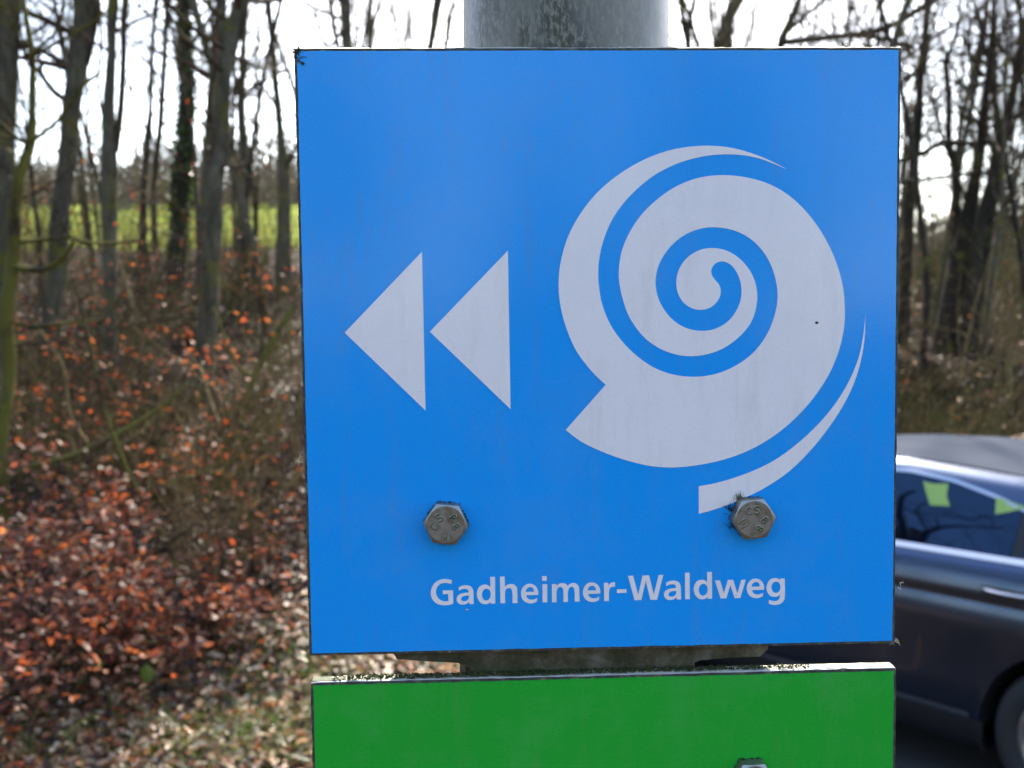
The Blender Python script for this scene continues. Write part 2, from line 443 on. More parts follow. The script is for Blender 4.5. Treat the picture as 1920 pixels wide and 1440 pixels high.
def leaves(name, ctr, size, palette, mat, parent=None, rg=rng, flat=0.0, nrm_=None, curl=.35, aspect=.55):
    n = len(ctr); ctr = np.asarray(ctr)
    if nrm_ is None:
        nv = rg.normal(0, 1, (n, 3)); nv[:, 2] = np.abs(nv[:, 2]) + flat * 3
    else: nv = nrm_ + rg.normal(0, .35, (n, 3))
    nv /= np.linalg.norm(nv, axis=1)[:, None]
    t = rg.normal(0, 1, (n, 3)); t -= (t * nv).sum(1)[:, None] * nv; t /= np.linalg.norm(t, axis=1)[:, None]
    b = np.cross(nv, t); s = size * rg.uniform(.6, 1.3, n)[:, None]
    cz = (curl * rg.uniform(-.6, 1.2, n))[:, None]
    base = ctr - t * s; tip = ctr + t * s + nv * s * cz * .5
    l1 = ctr - t * s * .35 + b * s * aspect + nv * s * cz; l2 = ctr + t * s * .4 + b * s * aspect * .8 + nv * s * cz
    r1 = ctr - t * s * .35 - b * s * aspect + nv * s * cz; r2 = ctr + t * s * .4 - b * s * aspect * .8 + nv * s * cz
    V = np.stack([base, r1, r2, tip, l2, l1], 1).reshape(-1, 3)
    o = np.arange(n)[:, None] * 6
    F = np.concatenate([o + np.array([[0, 1, 2, 3]]), o + np.array([[0, 3, 4, 5]])])
    pal = np.array(palette); c = pal[rg.integers(0, len(pal), n)] * rg.uniform(.7, 1.25, (n, 1))
    return mesh_obj(name, V, F, mat, parent, False, np.repeat(c, 6, 0))
IVYC = [(.04,.09,.015), (.07,.13,.02), (.03,.06,.012), (.12,.18,.03)]
ORANGE = [(.48,.10,.026), (.34,.065,.022), (.52,.15,.04), (.22,.05,.02), (.42,.11,.034), (.24,.09,.04)]
RUSSET = [(.18,.052,.030), (.12,.036,.022), (.24,.07,.038), (.07,.026,.018), (.30,.10,.05), (.11,.05,.03), (.20,.09,.05)]
LITTER_MID = [(.06,.025,.012), (.09,.036,.016), (.035,.014,.008), (.12,.046,.020), (.22,.11,.05), (.055,.026,.016), (.14,.045,.02), (.03,.016,.01)]  # shade of the slope put into these darker leaf colours
LITTER = [(.17,.075,.035), (.30,.16,.08), (.48,.32,.19), (.10,.045,.024), (.62,.47,.32), (.27,.08,.025), (.06,.03,.018), (.36,.11,.03), (.05,.026,.016), (.09,.04,.022)]  # pale version, brightness of the sunlit verge put into the colours

tree('tree', 'thick grey trunk cut off by the left edge of the photo', [(14,0,48),(10,150,46),(3,350,46),(-4,560,46),(-10,720,50)], seed=1, crown=12)
tree('tree', 'thin mossy yellow-green trunk that forks near the top, foremost at the far left', [(45,0,9),(57,100,11),(52,180,13),(54,265,17),(42,330,20),(30,400,24),(24,480,25),(12,600,27),(14,700,24),(8,850,24),(4,1000,24),(0,1120,26)], seed=2, mat='bark_moss', top=4, crown=4, clen=1.2,
     limbs=[[(56,103,8),(105,70,6),(130,28,5),(140,-20,4)],[(60,106,8),(128,72,7),(182,44,6),(215,20,5)],[(54,268,10),(110,242,8),(150,215,8),(190,180,7),(230,165,5)],[(44,268,8),(10,238,7),(-20,225,6)],
            [(24,500,13),(80,507,12),(118,492,11),(148,465,10),(160,455,7),(210,462,6),(290,458,4)],[(30,455,10),(93,446,8),(118,443,8),(148,455,5)],[(14,600,10),(60,612,8),(130,606,6),(200,600,5)],[(5,905,12),(52,877,11),(121,860,11),(191,825,10),(243,794,9),(295,755,7),(323,724,5)],
            [(35,390,10),(20,330,8),(0,285,7),(-20,265,6)]])
tree('tree', 'large leaning grey trunk, the broadest one left of the sign', [(160,0,42),(152,70,37),(137,200,31),(125,300,31),(113,420,34),(106,500,34),(98,600,34),(92,700,42)], seed=3, crown=16,
     forks=[[(182,0,9),(178,60,8),(165,120,7)]])
tree('tree', 'dark trunk forking in two with a tuft of rusty leaves at the fork', [(213,0,19),(208,100,16),(203,200,22),(206,300,31),(205,400,28),(205,500,24),(207,620,22),(212,775,24)], seed=4, crown=12,
     forks=[[(236,0,13),(232,100,11),(227,200,12),(216,285,14)],[(186,0,6),(190,80,6),(184,150,5),(196,240,6)]])
tree('tree', 'slim dark trunk between the forked one and the ivy one', [(293,0,9),(285,100,8),(281,200,9),(275,280,11),(270,350,12),(268,420,15),(268,500,15)], seed=5, mat='bark_dark', crown=10)
tree('ivy_tree', 'straight dark trunk wrapped in green ivy left of the sign', [(345,0,22),(347,100,24),(350,170,24),(346,260,27),(340,330,35),(337,400,32),(333,500,34),(330,550,36)], seed=6, mat='bark_dark', crown=12, ivy=(-40, 500, 1500))
tree('tree', 'pale grey leaning trunk nearest the left side of the sign', [(452,0,30),(436,60,28),(425,140,23),(420,200,23),(412,280,26),(405,350,30),(400,430,32),(395,500,31),(388,600,36),(376,750,42)], seed=7, crown=16,
     forks=[[(462,0,14),(455,50,16),(440,80,14)],[(395,40,6),(404,120,6),(396,170,5),(400,260,6),(392,350,8),(398,420,8)]], limbs=[[(424,120,8),(400,112,7),(370,108,5)],[(412,300,7),(440,310,6),(465,330,4)]])
tree('tree', 'narrow grey trunk just right of the pale leaning one', [(458,60,9),(453,130,12),(452,200,15),(456,300,18),(457,370,24),(456,450,24),(455,530,26)], seed=8, crown=9,
     limbs=[[(455,185,8),(480,160,6),(510,138,5),(540,125,4)]])
tree('tree', 'bent trunk beside the upper left corner of the blue sign', [(502,0,12),(510,80,11),(516,160,12),(525,240,13),(532,320,19),(532,400,25),(531,480,31),(535,550,34)], seed=9, crown=12,
     limbs=[[(527,225,6),(500,170,5),(470,150,4)],[(533,330,9),(546,300,8),(560,290,6)]])
tree('tree', 'very thin straight sapling trunk by the bent tree', [(482,0,4),(482,120,4),(484,240,4),(482,360,5),(480,540,6)], seed=10, mat='twig', crown=6, top=3, clen=1.)
tree('tree', 'thin dark stem just right of the foremost mossy trunk', [(52,270,5),(60,330,7),(66,380,8),(74,450,9),(78,560,9)], seed=11, mat='bark_dark', crown=4, top=2, clen=1.)
tree('tree', 'dark trunk rising behind the sign, thickest left of the pole', [(648,-5,21),(650,60,20),(655,200,22),(660,420,26),(662,560,28)], seed=12, crown=16, limbs=[[(648,38,8),(608,20,6),(575,0,5),(540,-20,4)],[(640,60,7),(615,90,6),(600,60,5),(592,20,4)]])
tree('tree', 'slim trunk behind the sign between the thick one and the pole', [(697,-5,6),(692,60,8),(688,200,9),(690,540,11)], seed=13, crown=10)
tree('tree', 'trunk behind the sign closest to the left side of the pole', [(822,-5,18),(812,60,13),(806,110,13),(806,300,15),(810,540,18)], seed=14, crown=14, limbs=[[(870,62,4),(848,72,4),(815,100,5)],[(860,5,4),(842,30,4),(836,75,5)]])
tree('tree', 'crooked thin tree behind the sign with forked twigs, third left of the pole', [(760,-5,5),(765,50,6),(757,120,7),(750,400,9),(752,540,10)], seed=15, mat='twig', crown=9, top=3)
tree('tree', 'small crooked tree behind the sign closest to the right side of the pole', [(1303,-5,9),(1293,40,12),(1290,90,12),(1296,300,14),(1300,560,16)], seed=16, crown=12)
tree('tree', 'thick leaning trunk behind the upper right of the sign', [(1385,-5,24),(1368,30,23),(1358,80,24),(1350,250,26),(1340,560,32)], seed=17, lowtwig=34, crown=18)
tree('tree', 'dark tree behind the sign with long slanting mossy boughs over the right corner', [(1500,-5,12),(1480,45,15),(1462,100,16),(1452,300,20),(1450,580,26)], seed=18, lowtwig=34, mat='bark_dark', crown=14,
     limbs=[[(1470,80,12),(1560,70,12),(1640,60,12),(1690,38,12),(1745,4,12),(1800,-25,9)],[(1475,60,9),(1520,20,8),(1560,-8,7)],[(1600,66,8),(1660,72,9),(1720,88,7)]])
tree('tree', 'straight dark trunk closest to the right edge of the blue sign', [(1737,-5,9),(1733,60,11),(1728,130,13),(1722,200,16),(1716,280,17),(1706,380,21),(1700,480,21),(1695,600,24),(1692,650,26)], seed=19, lowtwig=34, mat='bark_dark', crown=16,
     limbs=[[(1722,130,7),(1700,150,6),(1670,160,5)]])
tree('tree', 'slender forked tree right of the sign, second from its right edge', [(1800,-5,6),(1797,45,7),(1783,95,8),(1774,115,10),(1778,200,11),(1782,260,12),(1790,330,15),(1790,430,17),(1782,560,20),(1776,650,22)], seed=20, lowtwig=34, mat='bark_dark', crown=14,
     forks=[[(1857,-5,5),(1830,30,5),(1811,72,6),(1826,115,8),(1845,145,9)]])
tree('tree', 'stout dark trunk leaning right, middle of the cluster right of the sign', [(1863,-5,8),(1859,70,10),(1851,150,13),(1843,230,15),(1833,300,18),(1818,400,27),(1803,480,38),(1787,560,38),(1768,660,42)], seed=21, lowtwig=34, mat='bark_dark', crown=16,
     limbs=[[(1650,315,9),(1690,300,9),(1740,284,11),(1782,262,11),(1850,262,9),(1925,252,8)],[(1660,345,7),(1690,342,7),(1800,330,7),(1862,324,5)]])
tree('tree', 'curving dark trunk at the right edge joining the cluster at its foot', [(1925,60,9),(1906,130,10),(1894,190,11),(1881,230,12),(1868,290,14),(1855,350,18),(1844,400,22),(1830,460,24),(1822,560,28),(1812,660,30)], seed=22, lowtwig=34, mat='bark_dark', crown=14)

# slender background trees
proto = []
def slender(seed, h, r, lean):
    rg = np.random.default_rng(500 + seed); br = []
    p = np.zeros(3); pts = [p.copy()]; d = np.array([lean, rg.normal(0, .05), 1.])
    for i in range(9):
        d = d + rg.normal(0, .07, 3); d[2] = max(d[2], .8); d /= np.linalg.norm(d); p = p + d * h / 9; pts.append(p.copy())
    Q, R_ = smooth_path(pts, np.linspace(r, r * .2, 10), 3)
    for c in range(26):
        i = rg.integers(5, len(Q) - 1); a = rg.uniform(0, 2 * PI)
        grow(br, Q[i], (math.cos(a), math.sin(a), rg.uniform(.2, 1)), rg.uniform(.8, 2.4), R_[i] * .4, 3 if c % 2 else 2, rg, .12, .22, 4)
    return (Q, R_), br
for s_ in range(6):
    (Q, R_), br = slender(s_, 11 + s_ * .7, .05 + .012 * (s_ % 3), .05 * math.sin(s_ * 2.1))
    v, f = tubes([(Q, R_)]); a = bpy.data.meshes.new('trunk'); 
    o1 = mesh_obj('trunk', v, f, M['bark' if s_ % 2 else 'bark_dark'], None, True)
    v, f = tubes(br); o2 = mesh_obj('crown', v, f, M['twig'], None)
    me1, me2 = o1.data, o2.data; bpy.data.objects.remove(o1); bpy.data.objects.remove(o2); proto.append((me1, me2))
def put(k, x, y, rot, s, label, group):
    e = empty('slender_tree', (x, y, tz(x, y) - .1), label, 'tree', group); e.rotation_euler = (0, 0, rot); e.scale = (s, s, s)
    for nm, me in zip(('trunk', 'crown'), proto[k]):
        o = bpy.data.objects.new(nm, me); col.objects.link(o); o.parent = e
rb = np.random.default_rng(77)
def uof(x, y):
    p = Vector((x, y, tz(x, y))) - CAM; return 960 + FPX * p.dot(rt) / p.dot(fw)
BINS = [(20, 'beyond the left edge of the photo'), (95, 'between the left edge and the broad grey trunk'), (200, 'between the broad grey trunk and the forked trunk'), (270, 'between the forked trunk and the slim dark one'),
        (335, 'between the slim dark trunk and the ivy tree'), (400, 'between the ivy tree and the pale leaning trunk'), (455, 'just right of the pale leaning trunk'), (535, 'between the narrow trunk and the bent one'),
        (600, 'above the upper left corner of the blue sign'), (870, 'behind the sign, left of the post'), (1250, 'hidden behind the sign and post'), (1400, 'behind the sign, just right of the post'), (1690, 'behind the upper right of the blue sign'),
        (1760, 'just right of the blue sign'), (1850, 'behind the stout leaning trunk on the right'), (9999, 'near the right edge of the photo')]
def where(u): return next(t for a, t in BINS if u < a)
for i in range(52):                                 # behind the sign and between the near trunks
    y = rb.uniform(14, 26) if i < 30 else rb.uniform(19, 27); x = rb.uniform(-.58, .22) * y
    u_ = uof(x, y)
    if 850 < u_ < 1260: continue
    put(i % 6, x, y, rb.uniform(0, 6.3), rb.uniform(.7, 1.15), ('nearer' if y < 20 else 'farther') + ' slender bare tree on the bank, ' + where(u_), 'slender bare trees along the top of the bank')
for i in range(84):
    y = rb.uniform(12, 50); x = rb.uniform(.22, .62) * y
    u_ = uof(x, y)
    put(i % 6, x, y, rb.uniform(0, 6.3), rb.uniform(.6, 1.1), ('nearer' if y < 24 else 'farther') + ' slender bare tree in the wood, ' + where(u_), 'slender bare trees in the wood behind the car')
for i in range(64):                                 # wood on the photographer's side (mirrored in the car and the sign film)
    a = rb.uniform(0, 1); x = rb.uniform(-22, -9) if a < .45 else rb.uniform(-14, 14); y = rb.uniform(-12, 5) if a < .45 else rb.uniform(-32, -12)
    put(i % 6, x, y, rb.uniform(0, 6.3), rb.uniform(.8, 1.2), 'slender bare tree standing behind the photographer', 'slender bare trees behind the photographer')

re_ = np.random.default_rng(60)
EVER = [(.02,.045,.012), (.035,.06,.016), (.015,.03,.01), (.05,.07,.02)]
for i in range(15):  # unseen clumps added so gaps break up reflections in the sign film
    x = -15 + 2.3 * i + re_.normal(0, .8); y = -re_.uniform(9, 15)
    if i % 5 == 4: continue
    zb = tz(x, y); h = re_.uniform(4.5, 8.5) * (.7 if 5 < i < 10 else 1); e = empty('ivy_tree', (x, y, zb), 'added evergreen clump behind the photographer, shaping the sign reflections', 'tree', 'added evergreen clumps behind the photographer')
    tp = np.array([(x, y, zb - .2), (x + .2, y, zb + h * .5), (x + .1, y, zb + h * 1.3)]); a, b = smooth_path(tp, [.16, .12, .03]); v, f = tubes([(a, b)]); mesh_obj('trunk', v, f, M['bark_dark'], e, True)
    cs = []
    for c in range(12):
        t = re_.uniform(.15, 1); rr_ = (1.1 - .8 * t) * re_.uniform(.3, 1.3); aa = re_.uniform(0, 6.28); cc = np.array([x + rr_ * math.cos(aa), y + rr_ * math.sin(aa), zb + h * t])
        cs.append(cc + re_.normal(0, .38, (130, 3)))
    leaves('foliage', np.concatenate(cs), .11, EVER, M['ivy'], e, re_)
# ------------------------------------------------------------------ far wood beyond the meadow
fb = []
M['far'] = bark_mat('far_twigs', (.12,.09,.06), (.26,.20,.14), .1)  # haze and sunlight put into these paler twig colours
rf3 = np.random.default_rng(9)
for i in range(620):
    y = rf3.uniform(62, 95); x = rf3.uniform(-.62, .62) * y; y = y - 12 * (i % 4 == 0); z = tz(x, y); h = rf3.uniform(1.5, 4.2) * (1.7 if i % 7 == 0 else 1)
    p = np.array([x, y, z - .2]); pts = [p, p + (rf3.normal(0, .2), 0, h * .5), p + (rf3.normal(0, .5), 0, h)]
    fb.append((np.array(pts), np.array([.13, .09, .03])))
    for c in range(34):
        q = p + np.array([rf3.normal(0, .9), rf3.normal(0, 1), rf3.uniform(.0, 1) ** 1.4 * h]); dd_ = rf3.normal(0, 1, 3); dd_[2] = abs(dd_[2]) + .3
        fb.append((np.array([q, q + dd_ * .45, q + dd_ * .8 + rf3.normal(0, .15, 3)]), np.array([.06, .04, .015])))
v, f = tubes(fb)
tag(mesh_obj('distant_wood', v, f, M['far']), 'hazy brown line of bare trees beyond the meadow', 'wood', kind='stuff')

# ------------------------------------------------------------------ shrubs and saplings
def shrub(name, label, u, v, d=None, h=1.2, n=14, lean=(0, 0), mat='dry', leaf=0, pal=ORANGE, lsize=.028, group=None, cat='shrub', seed=0, r=.006, spread=.6, kids=3, lv=2):
    rg = np.random.default_rng(900 + seed)
    if d is None: d = hit(u, v)
    p = at(u, v, d); z = tz(p.x, d); base = np.array([p.x, d, z])
    e = empty(name, base, label, cat, group); br = []; tips = []
    for i in range(n):
        a = rg.uniform(0, 2 * PI); s_ = np.array([math.cos(a) * spread * rg.uniform(.2, 1) + lean[0], math.sin(a) * spread * rg.uniform(.2, 1) + lean[1], 1])
        grow(br, base + np.array([math.cos(a), math.sin(a), 0]) * rg.uniform(0, .12) + np.array([0, 0, -.05]), s_, h * rg.uniform(.6, 1.15), r * rg.uniform(.6, 1.3), lv, rg, .03, .17, kids, tips)
    vv, ff = tubes(br); mesh_obj('stems', vv, ff, M[mat], e)
    if leaf:
        T = np.array(tips); c = T[rg.integers(0, len(T), leaf)] + rg.normal(0, .035, (leaf, 3))
        c = c[c[:, 2] > terrain(c[:, 0], c[:, 1])]
        leaves('leaves', c, lsize, pal, M['leaf'], e, rg, .3)
    return e
k = 0
for (u, v, h, n, nl, lab) in [(30,1420,.9,12,420,'low russet beech bush in the bottom left corner'), (110,1330,.8,12,420,'russet-leaved beech bush second from the bottom left corner'),
        (215,1300,.7,12,430,'russet-leaved beech bush beside the pale fallen stick'), (300,1250,.6,10,330,'russet-leaved beech bush at the edge of the sunlit litter'),
        (40,1230,.9,12,380,'russet-leaved beech bush at the foot of the mossy trunk'), (150,1200,.85,12,400,'russet-leaved beech bush behind the one by the fallen stick'),
        (380,1200,.45,8,200,'small russet beech bush nearest the sign, in sunlit litter')]:
    shrub('beech_bush', lab, u, v, h=h, n=n, mat='twig', leaf=nl * 2, pal=RUSSET if k % 3 else RUSSET + ORANGE, lsize=.025, group='russet beech bushes at the lower left', cat='bush', seed=k, spread=.95, r=.005); k += 1
for (u, v, d, h, nl, lab) in [(110,800,7.2,1.3,240,'beech sapling with orange leaves in front of the broad trunk'), (250,780,7.4,1.4,220,'beech sapling with bright orange leaves below the forked trunk'),
        (320,870,6.9,1.0,130,'beech sapling with orange leaves left of the pale leaning trunk'), (40,900,6.6,1.1,160,'beech sapling with rusty leaves by the left edge'),
        (200,980,6.3,.8,160,'low beech sapling with red-brown leaves in mid slope'), (450,1010,6.4,.7,70,'sparse beech sapling with few orange leaves beside the blue sign'),
        (230,560,13,2.4,170,'tall beech sapling holding rusty leaves behind the forked trunk'), (300,600,12,1.5,90,'beech sapling with a few orange leaves under the ivy trunk'), (520,560,13,1.1,60,'beech sapling with pale leaves beside the bent trunk')]:
    shrub('beech_sapling', lab, u, v, d=d, h=h, n=5, mat='twig', leaf=nl, lsize=.027, pal=ORANGE, group='beech saplings still holding orange leaves', cat='sapling', seed=k, spread=.5, kids=4); k += 1
for (u, v, h, n, lean, lab) in [(385,1130,.75,26,(.1,0),'dense clump of dry twigs in the middle of the left slope'), (470,760,.9,12,(.3,0),'dry twiggy shrub beside the blue sign at trunk foot'), (500,1080,.5,14,(.2,0),'dry twiggy shrub touching the left edge of the sign'),
        (150,960,.9,12,(.1,0),'tangle of dry stems on the left slope'), (300,960,.9,14,(-.2,0),'tangle of dry stems below the pale leaning trunk'), (60,1080,.8,10,(.3,0),'tangle of dry stems near the left edge'),
        (430,900,.9,12,(.3,.1),'dry stems arching beside the sign'), (250,660,1.1,10,(.2,0),'bare shrub under the forked trunk'), (340,640,1.,10,(-.2,0),'bare shrub under the ivy trunk'), (30,640,1.1,10,(0,0),'bare shrub behind the mossy trunk'),
        (150,560,1.2,10,(0,0),'bare shrub at the top of the bank right of the broad trunk'), (440,560,1.2,12,(0,0),'bare shrub at the top of the bank by the narrow trunk'), (540,640,.9,10,(-.2,0),'bare shrub against the left edge of the sign')]:
    shrub('dry_shrub', lab, u, v, h=h, n=n, lean=lean, mat='dry' if k % 3 else 'twig', group='dry twiggy shrubs on the left slope', seed=k, r=.0045, spread=.7, kids=4); k += 1
rs = np.random.default_rng(44)
for i in range(74):
    u_ = rs.uniform(-20, 560); v_ = 1080 - 560 * rs.uniform(0, 1) ** .9
    if v_ > 960 and u_ < 330: v_ -= 200
    hgt = 'low' if v_ > 850 else 'mid-slope' if v_ > 680 else 'upper'
    shrub('twiggy_shrub', hgt + ' tangle of bare stems, ' + where(u_), u_, v_, h=rs.uniform(.5, 1.15), n=6, lean=(rs.normal(0, .5), rs.normal(0, .3)), mat=('dry', 'twig', 'dry', 'bark_moss')[i % 4], group='bare undergrowth on the left slope', seed=400 + i, r=rs.uniform(.006, .015), spread=.9, kids=3, leaf=(0, 26, 0, 10)[i % 4], pal=ORANGE, lsize=.024)
for i in range(36):
    u_ = rs.uniform(10, 545); v_ = rs.uniform(480, 660)
    shrub('twiggy_shrub', 'upper thicket of bare warm-brown stems, ' + where(u_), u_, v_, h=rs.uniform(.8, 1.6), n=6, lean=(rs.normal(0, .5), rs.normal(0, .3)), mat=('dry', 'twig', 'twig', 'bark_moss')[i % 4], group='bare thicket on the upper left slope', seed=600 + i, r=rs.uniform(.009, .02), spread=.8, kids=3, leaf=(0, 34)[i % 2], pal=ORANGE + LITTER_MID + RUSSET, lsize=.024)
for i in range(64):
    y_ = rs.uniform(19, 27); x_ = (rs.uniform(-.56, -.16) if i < 30 else rs.uniform(-.53, -.42)) * y_; p_ = Vector((x_, y_, tz(x_, y_))) - CAM
    u_ = 960 + FPX * p_.dot(rt) / p_.dot(fw); v_ = 720 - FPX * p_.dot(up) / p_.dot(fw)
    shrub('hedge_shrub', 'bare hedge shrub against the bright meadow, ' + where(u_), u_, v_, d=y_, h=rs.uniform(1.0, 2.4), n=7, mat=('twig', 'dry', 'bark_moss')[i % 3], group='bare shrubs along the meadow edge', seed=300 + i, r=rs.uniform(.006, .012), spread=.5, kids=4, leaf=(0, 30)[i % 2], pal=LITTER_MID + ORANGE, lsize=.03)
rr = np.random.default_rng(4)
for i in range(38):
    y = rr.uniform(8.8, 19) if i > 12 else rr.uniform(8.6, 10.5); x = rr.uniform(.33, .56) * y
    u = 960; rg = rr
    p = (x, y); uu = 960 + 0; 
    rgx = np.random.default_rng(3000 + i)
    base = np.array([x, y, tz(x, y)]); e = empty('brush_shrub', base, ('pale tan' if i % 3 else 'olive-brown') + (' low' if y < 10.6 else ' mid-bank' if y < 14 else ' far') + ' brush of leaning stems, ' + where(uof(x, y)), 'shrub', 'brush on the bank behind the car'); br = []; tips = []
    for j in range(13):
        a = rgx.uniform(0, 2 * PI)
        grow(br, base + np.array([rgx.normal(0, .12), rgx.normal(0, .12), -.05]), (math.cos(a) * .45 + .45, math.sin(a) * .4, 1), rgx.uniform(.8, 1.5) * (1 + (y - 9) * .06), rgx.uniform(.006, .015), 2, rgx, .02, .14, 3, tips)
    vv, ff = tubes(br); mesh_obj('stems', vv, ff, M['dry' if i % 3 else 'bark_moss'], e)
    T = np.array(tips); c = T[rgx.integers(0, len(T), 14)]
    leaves('leaves', c, .025, LITTER, M['leaf'], e, rgx)

# fallen branches and stems
def stick(label, pts, d0, d1, mat='dry', name='fallen_branch'):
    P = []; r = []
    for i, (u, v, w_) in enumerate(pts):
        d = d0 + (d1 - d0) * i / (len(pts) - 1); q = at(u, v, d); P.append((q.x, q.y, q.z)); r.append(w_ / 2 / FPX * d)
    a, b = smooth_path(P, r, 4); b[-1] = b[-1] * .6
    v, f = tubes([(a, b)]); o = mesh_obj(name, v, f, M[mat], None, True, None, P[0])
    return tag(o, label, 'branch', 'fallen and leaning branches on the left slope')
stick('pale stick lying in the bottom left corner leaves', [(40,1460,12),(139,1364,11),(194,1329,10),(236,1270,7)], 4.3, 5.1, 'dry')
stick('long grey branch slanting up across the russet bushes', [(-20,1096,10),(70,1079,10),(139,1075,10),(194,1068,10),(243,1054,11),(312,1020,10),(365,982,8)], 5.3, 5.9, 'twig')
stick('dark leaning bough that ends beside the sign', [(455,770,17),(478,700,15),(505,655,14),(530,605,12),(556,570,11)], 9.3, 9.6, 'bark_moss')
stick('mossy crooked branch meeting the dark bough', [(398,575,5),(425,640,6),(440,680,8),(470,705,9)], 9.3, 9.4, 'bark_moss')
stick('bleached twig bent down in mid slope', [(66,605,5),(95,650,5),(120,690,5),(130,770,6),(150,810,6),(165,830,5)], 6.6, 6.4)
stick('bleached forked twig near the left edge', [(0,805,7),(33,770,7),(38,745,6),(60,735,5)], 6.2, 6.2)
stick('pale curved twig lying across the litter', [(85,1018,7),(120,1022,8),(160,1016,6)], 5.6, 5.6)
stick('thin pale stem leaning beside the clump of dry twigs', [(345,680,5),(375,690,5),(392,745,5),(412,800,5)], 7.3, 7.0)
stick('bleached split stem below the ivy trunk', [(228,500,6),(240,545,7),(258,590,6),(275,575,5)], 8.3, 8.3)

rw = np.random.default_rng(91)
NM = [('leaning_stem', 'pale bleached'), ('leaning_stem', 'mossy yellow-green'), ('leaning_stem', 'grey-brown'), ('leaning_stem', 'dark thin')]
for i in range(64):
    y = rw.uniform(5.6, 13.5); x = rw.uniform(-.55, -.16) * y
    if y < 6.6 and x > -1.9: continue
    a = rw.uniform(0, 2 * PI); lean = rw.uniform(.15, 1.8); L0 = rw.uniform(.7, 2.2); d = np.array([math.cos(a) * lean, math.sin(a) * lean * .5, 1.]); d /= np.linalg.norm(d)
    p = np.array([x, y, tz(x, y) - .05]); P = [p.copy()]
    for q in range(6):
        d = d + rw.normal(0, .16, 3) + np.array([0, 0, -.05 if lean > 1 else .05]); d /= np.linalg.norm(d); p = p + d * L0 / 6; P.append(p.copy())
    r0 = rw.uniform(.006, .017); A_, B_ = smooth_path(P, np.linspace(r0, r0 * .35, 7), 3); br = [(A_, B_)]
    for c in range(4):
        q = rw.integers(5, len(A_) - 2); s2 = rw.normal(0, 1, 3); s2[2] = abs(s2[2]); grow(br, A_[q], s2, L0 * rw.uniform(.2, .5), B_[q] * .5, 1, rw, .05, .25, 3)
    v, f = tubes(br); k_ = i % 4
    o = mesh_obj('leaning_stem', v, f, M[('dry', 'bark_moss', 'bark', 'bark_dark')[k_]], None, True, None, P[0])
    tag(o, NM[k_][1] + (' low' if y < 8 else ' mid-slope' if y < 10.5 else ' upper') + (' flat-lying' if lean > 1.2 else ' leaning' if lean > .6 else ' upright') + ' stem, ' + where(uof(x, y)), 'stem', 'bare stems standing in the undergrowth')
# two broad oaks on the near side of the lane, seen mirrored in the car windows
for i, (x, y) in enumerate([(-5.6, .4), (-8.5, -2.6), (-7.0, 3.4)]):
    ro = np.random.default_rng(70 + i); zb = tz(x, y); e = empty('oak_tree', (x, y, zb), ('nearest', 'farthest', 'middle')[i] + ' broad bare oak left of the photographer', 'tree', 'bare oaks left of the photographer')
    tp = [(x, y, zb - .3), (x + .1, y, zb + 1.2), (x - .05, y + .1, zb + 2.6), (x + .1, y, zb + 4.2), (x, y + .1, zb + 6.5)]; A_, B_ = smooth_path(tp, [.30, .24, .20, .15, .08]); v, f = tubes([(A_, B_)]); mesh_obj('trunk', v, f, M['bark_dark'], e, True); br = []
    for c in range(11):
        q = ro.integers(7, len(A_) - 1); a = c * 2.4 + ro.normal(0, .3); grow(br, A_[q], (math.cos(a), math.sin(a), ro.uniform(.4, 1.1)), ro.uniform(2.2, 3.6), B_[q] * .55, 3, ro, .05, .24, 4, None, .8, .62)
    v, f = tubes(br); mesh_obj('crown', v, f, M['bark_dark'], e)
# ------------------------------------------------------------------ leaf litter, grass
rl = np.random.default_rng(21)
def litter_pts(n, x0, x1, y0, y1, uw=None):
    x = rl.uniform(x0, x1, n); y = y0 + (y1 - y0) * rl.uniform(0, 1, n) ** 1.5
    if uw is not None: x = rl.uniform(uw[0], uw[1], n) * y
    rd = road_dist(x, y); keep = (rd > HALF + .1 * rl.uniform(-1, 1, n)) | (rl.uniform(0, 1, n) < .03)
    x, y = x[keep], y[keep]; z = terrain(x, y)
    return np.stack([x, y, z + .012 + rl.uniform(0, .025, len(x))], -1)
pts = np.concatenate([litter_pts(26000, 0, 0, 3.4, 9, (-.62, .02)), litter_pts(16000, 0, 0, 7, 26, (-.6, -.05)), litter_pts(14000, 0, 0, 7, 20, (.2, .6)), litter_pts(9000, -6, 5, -3, 5)])
e_ = .05; gxn = (terrain(pts[:, 0] + e_, pts[:, 1]) - terrain(pts[:, 0] - e_, pts[:, 1])) / (2 * e_)
gyn = (terrain(pts[:, 0], pts[:, 1] + e_) - terrain(pts[:, 0], pts[:, 1] - e_)) / (2 * e_)
nn = np.stack([-gxn, -gyn, np.ones(len(pts))], -1)
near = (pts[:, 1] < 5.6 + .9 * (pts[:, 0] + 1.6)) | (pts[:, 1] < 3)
tag(leaves('leaf_litter', pts[near], .032, LITTER, M['litter'], None, rl, 0, nn[near], .6), 'carpet of fallen tan leaves on the verge, sunlight put into the colour', 'leaves', kind='stuff')
tag(leaves('leaf_litter', pts[~near], .030, LITTER_MID, M['litter'], None, rl, 0, nn[~near], .6), 'carpet of fallen brown leaves over the slope, shade put into the colour', 'leaves', kind='stuff')
gb = []
cl = [(at(500,1430,4.4), .35, 900), (at(440,1400,4.5), .2, 400), (at(590,1290,5.2), .25, 400), (at(820,1250,5.9), .45, 1200), (at(560,1380,4.6), .25, 500), (at(60,1440,4.4), .25, 400), (at(360,1400,4.6), .3, 300), (at(500,1290,5.3), .3, 200)]
X_ = []
for c, s_, n_ in cl:
    q = rl.normal(0, s_, (n_, 2)) + np.array([c.x, c.y]); X_.append(q)
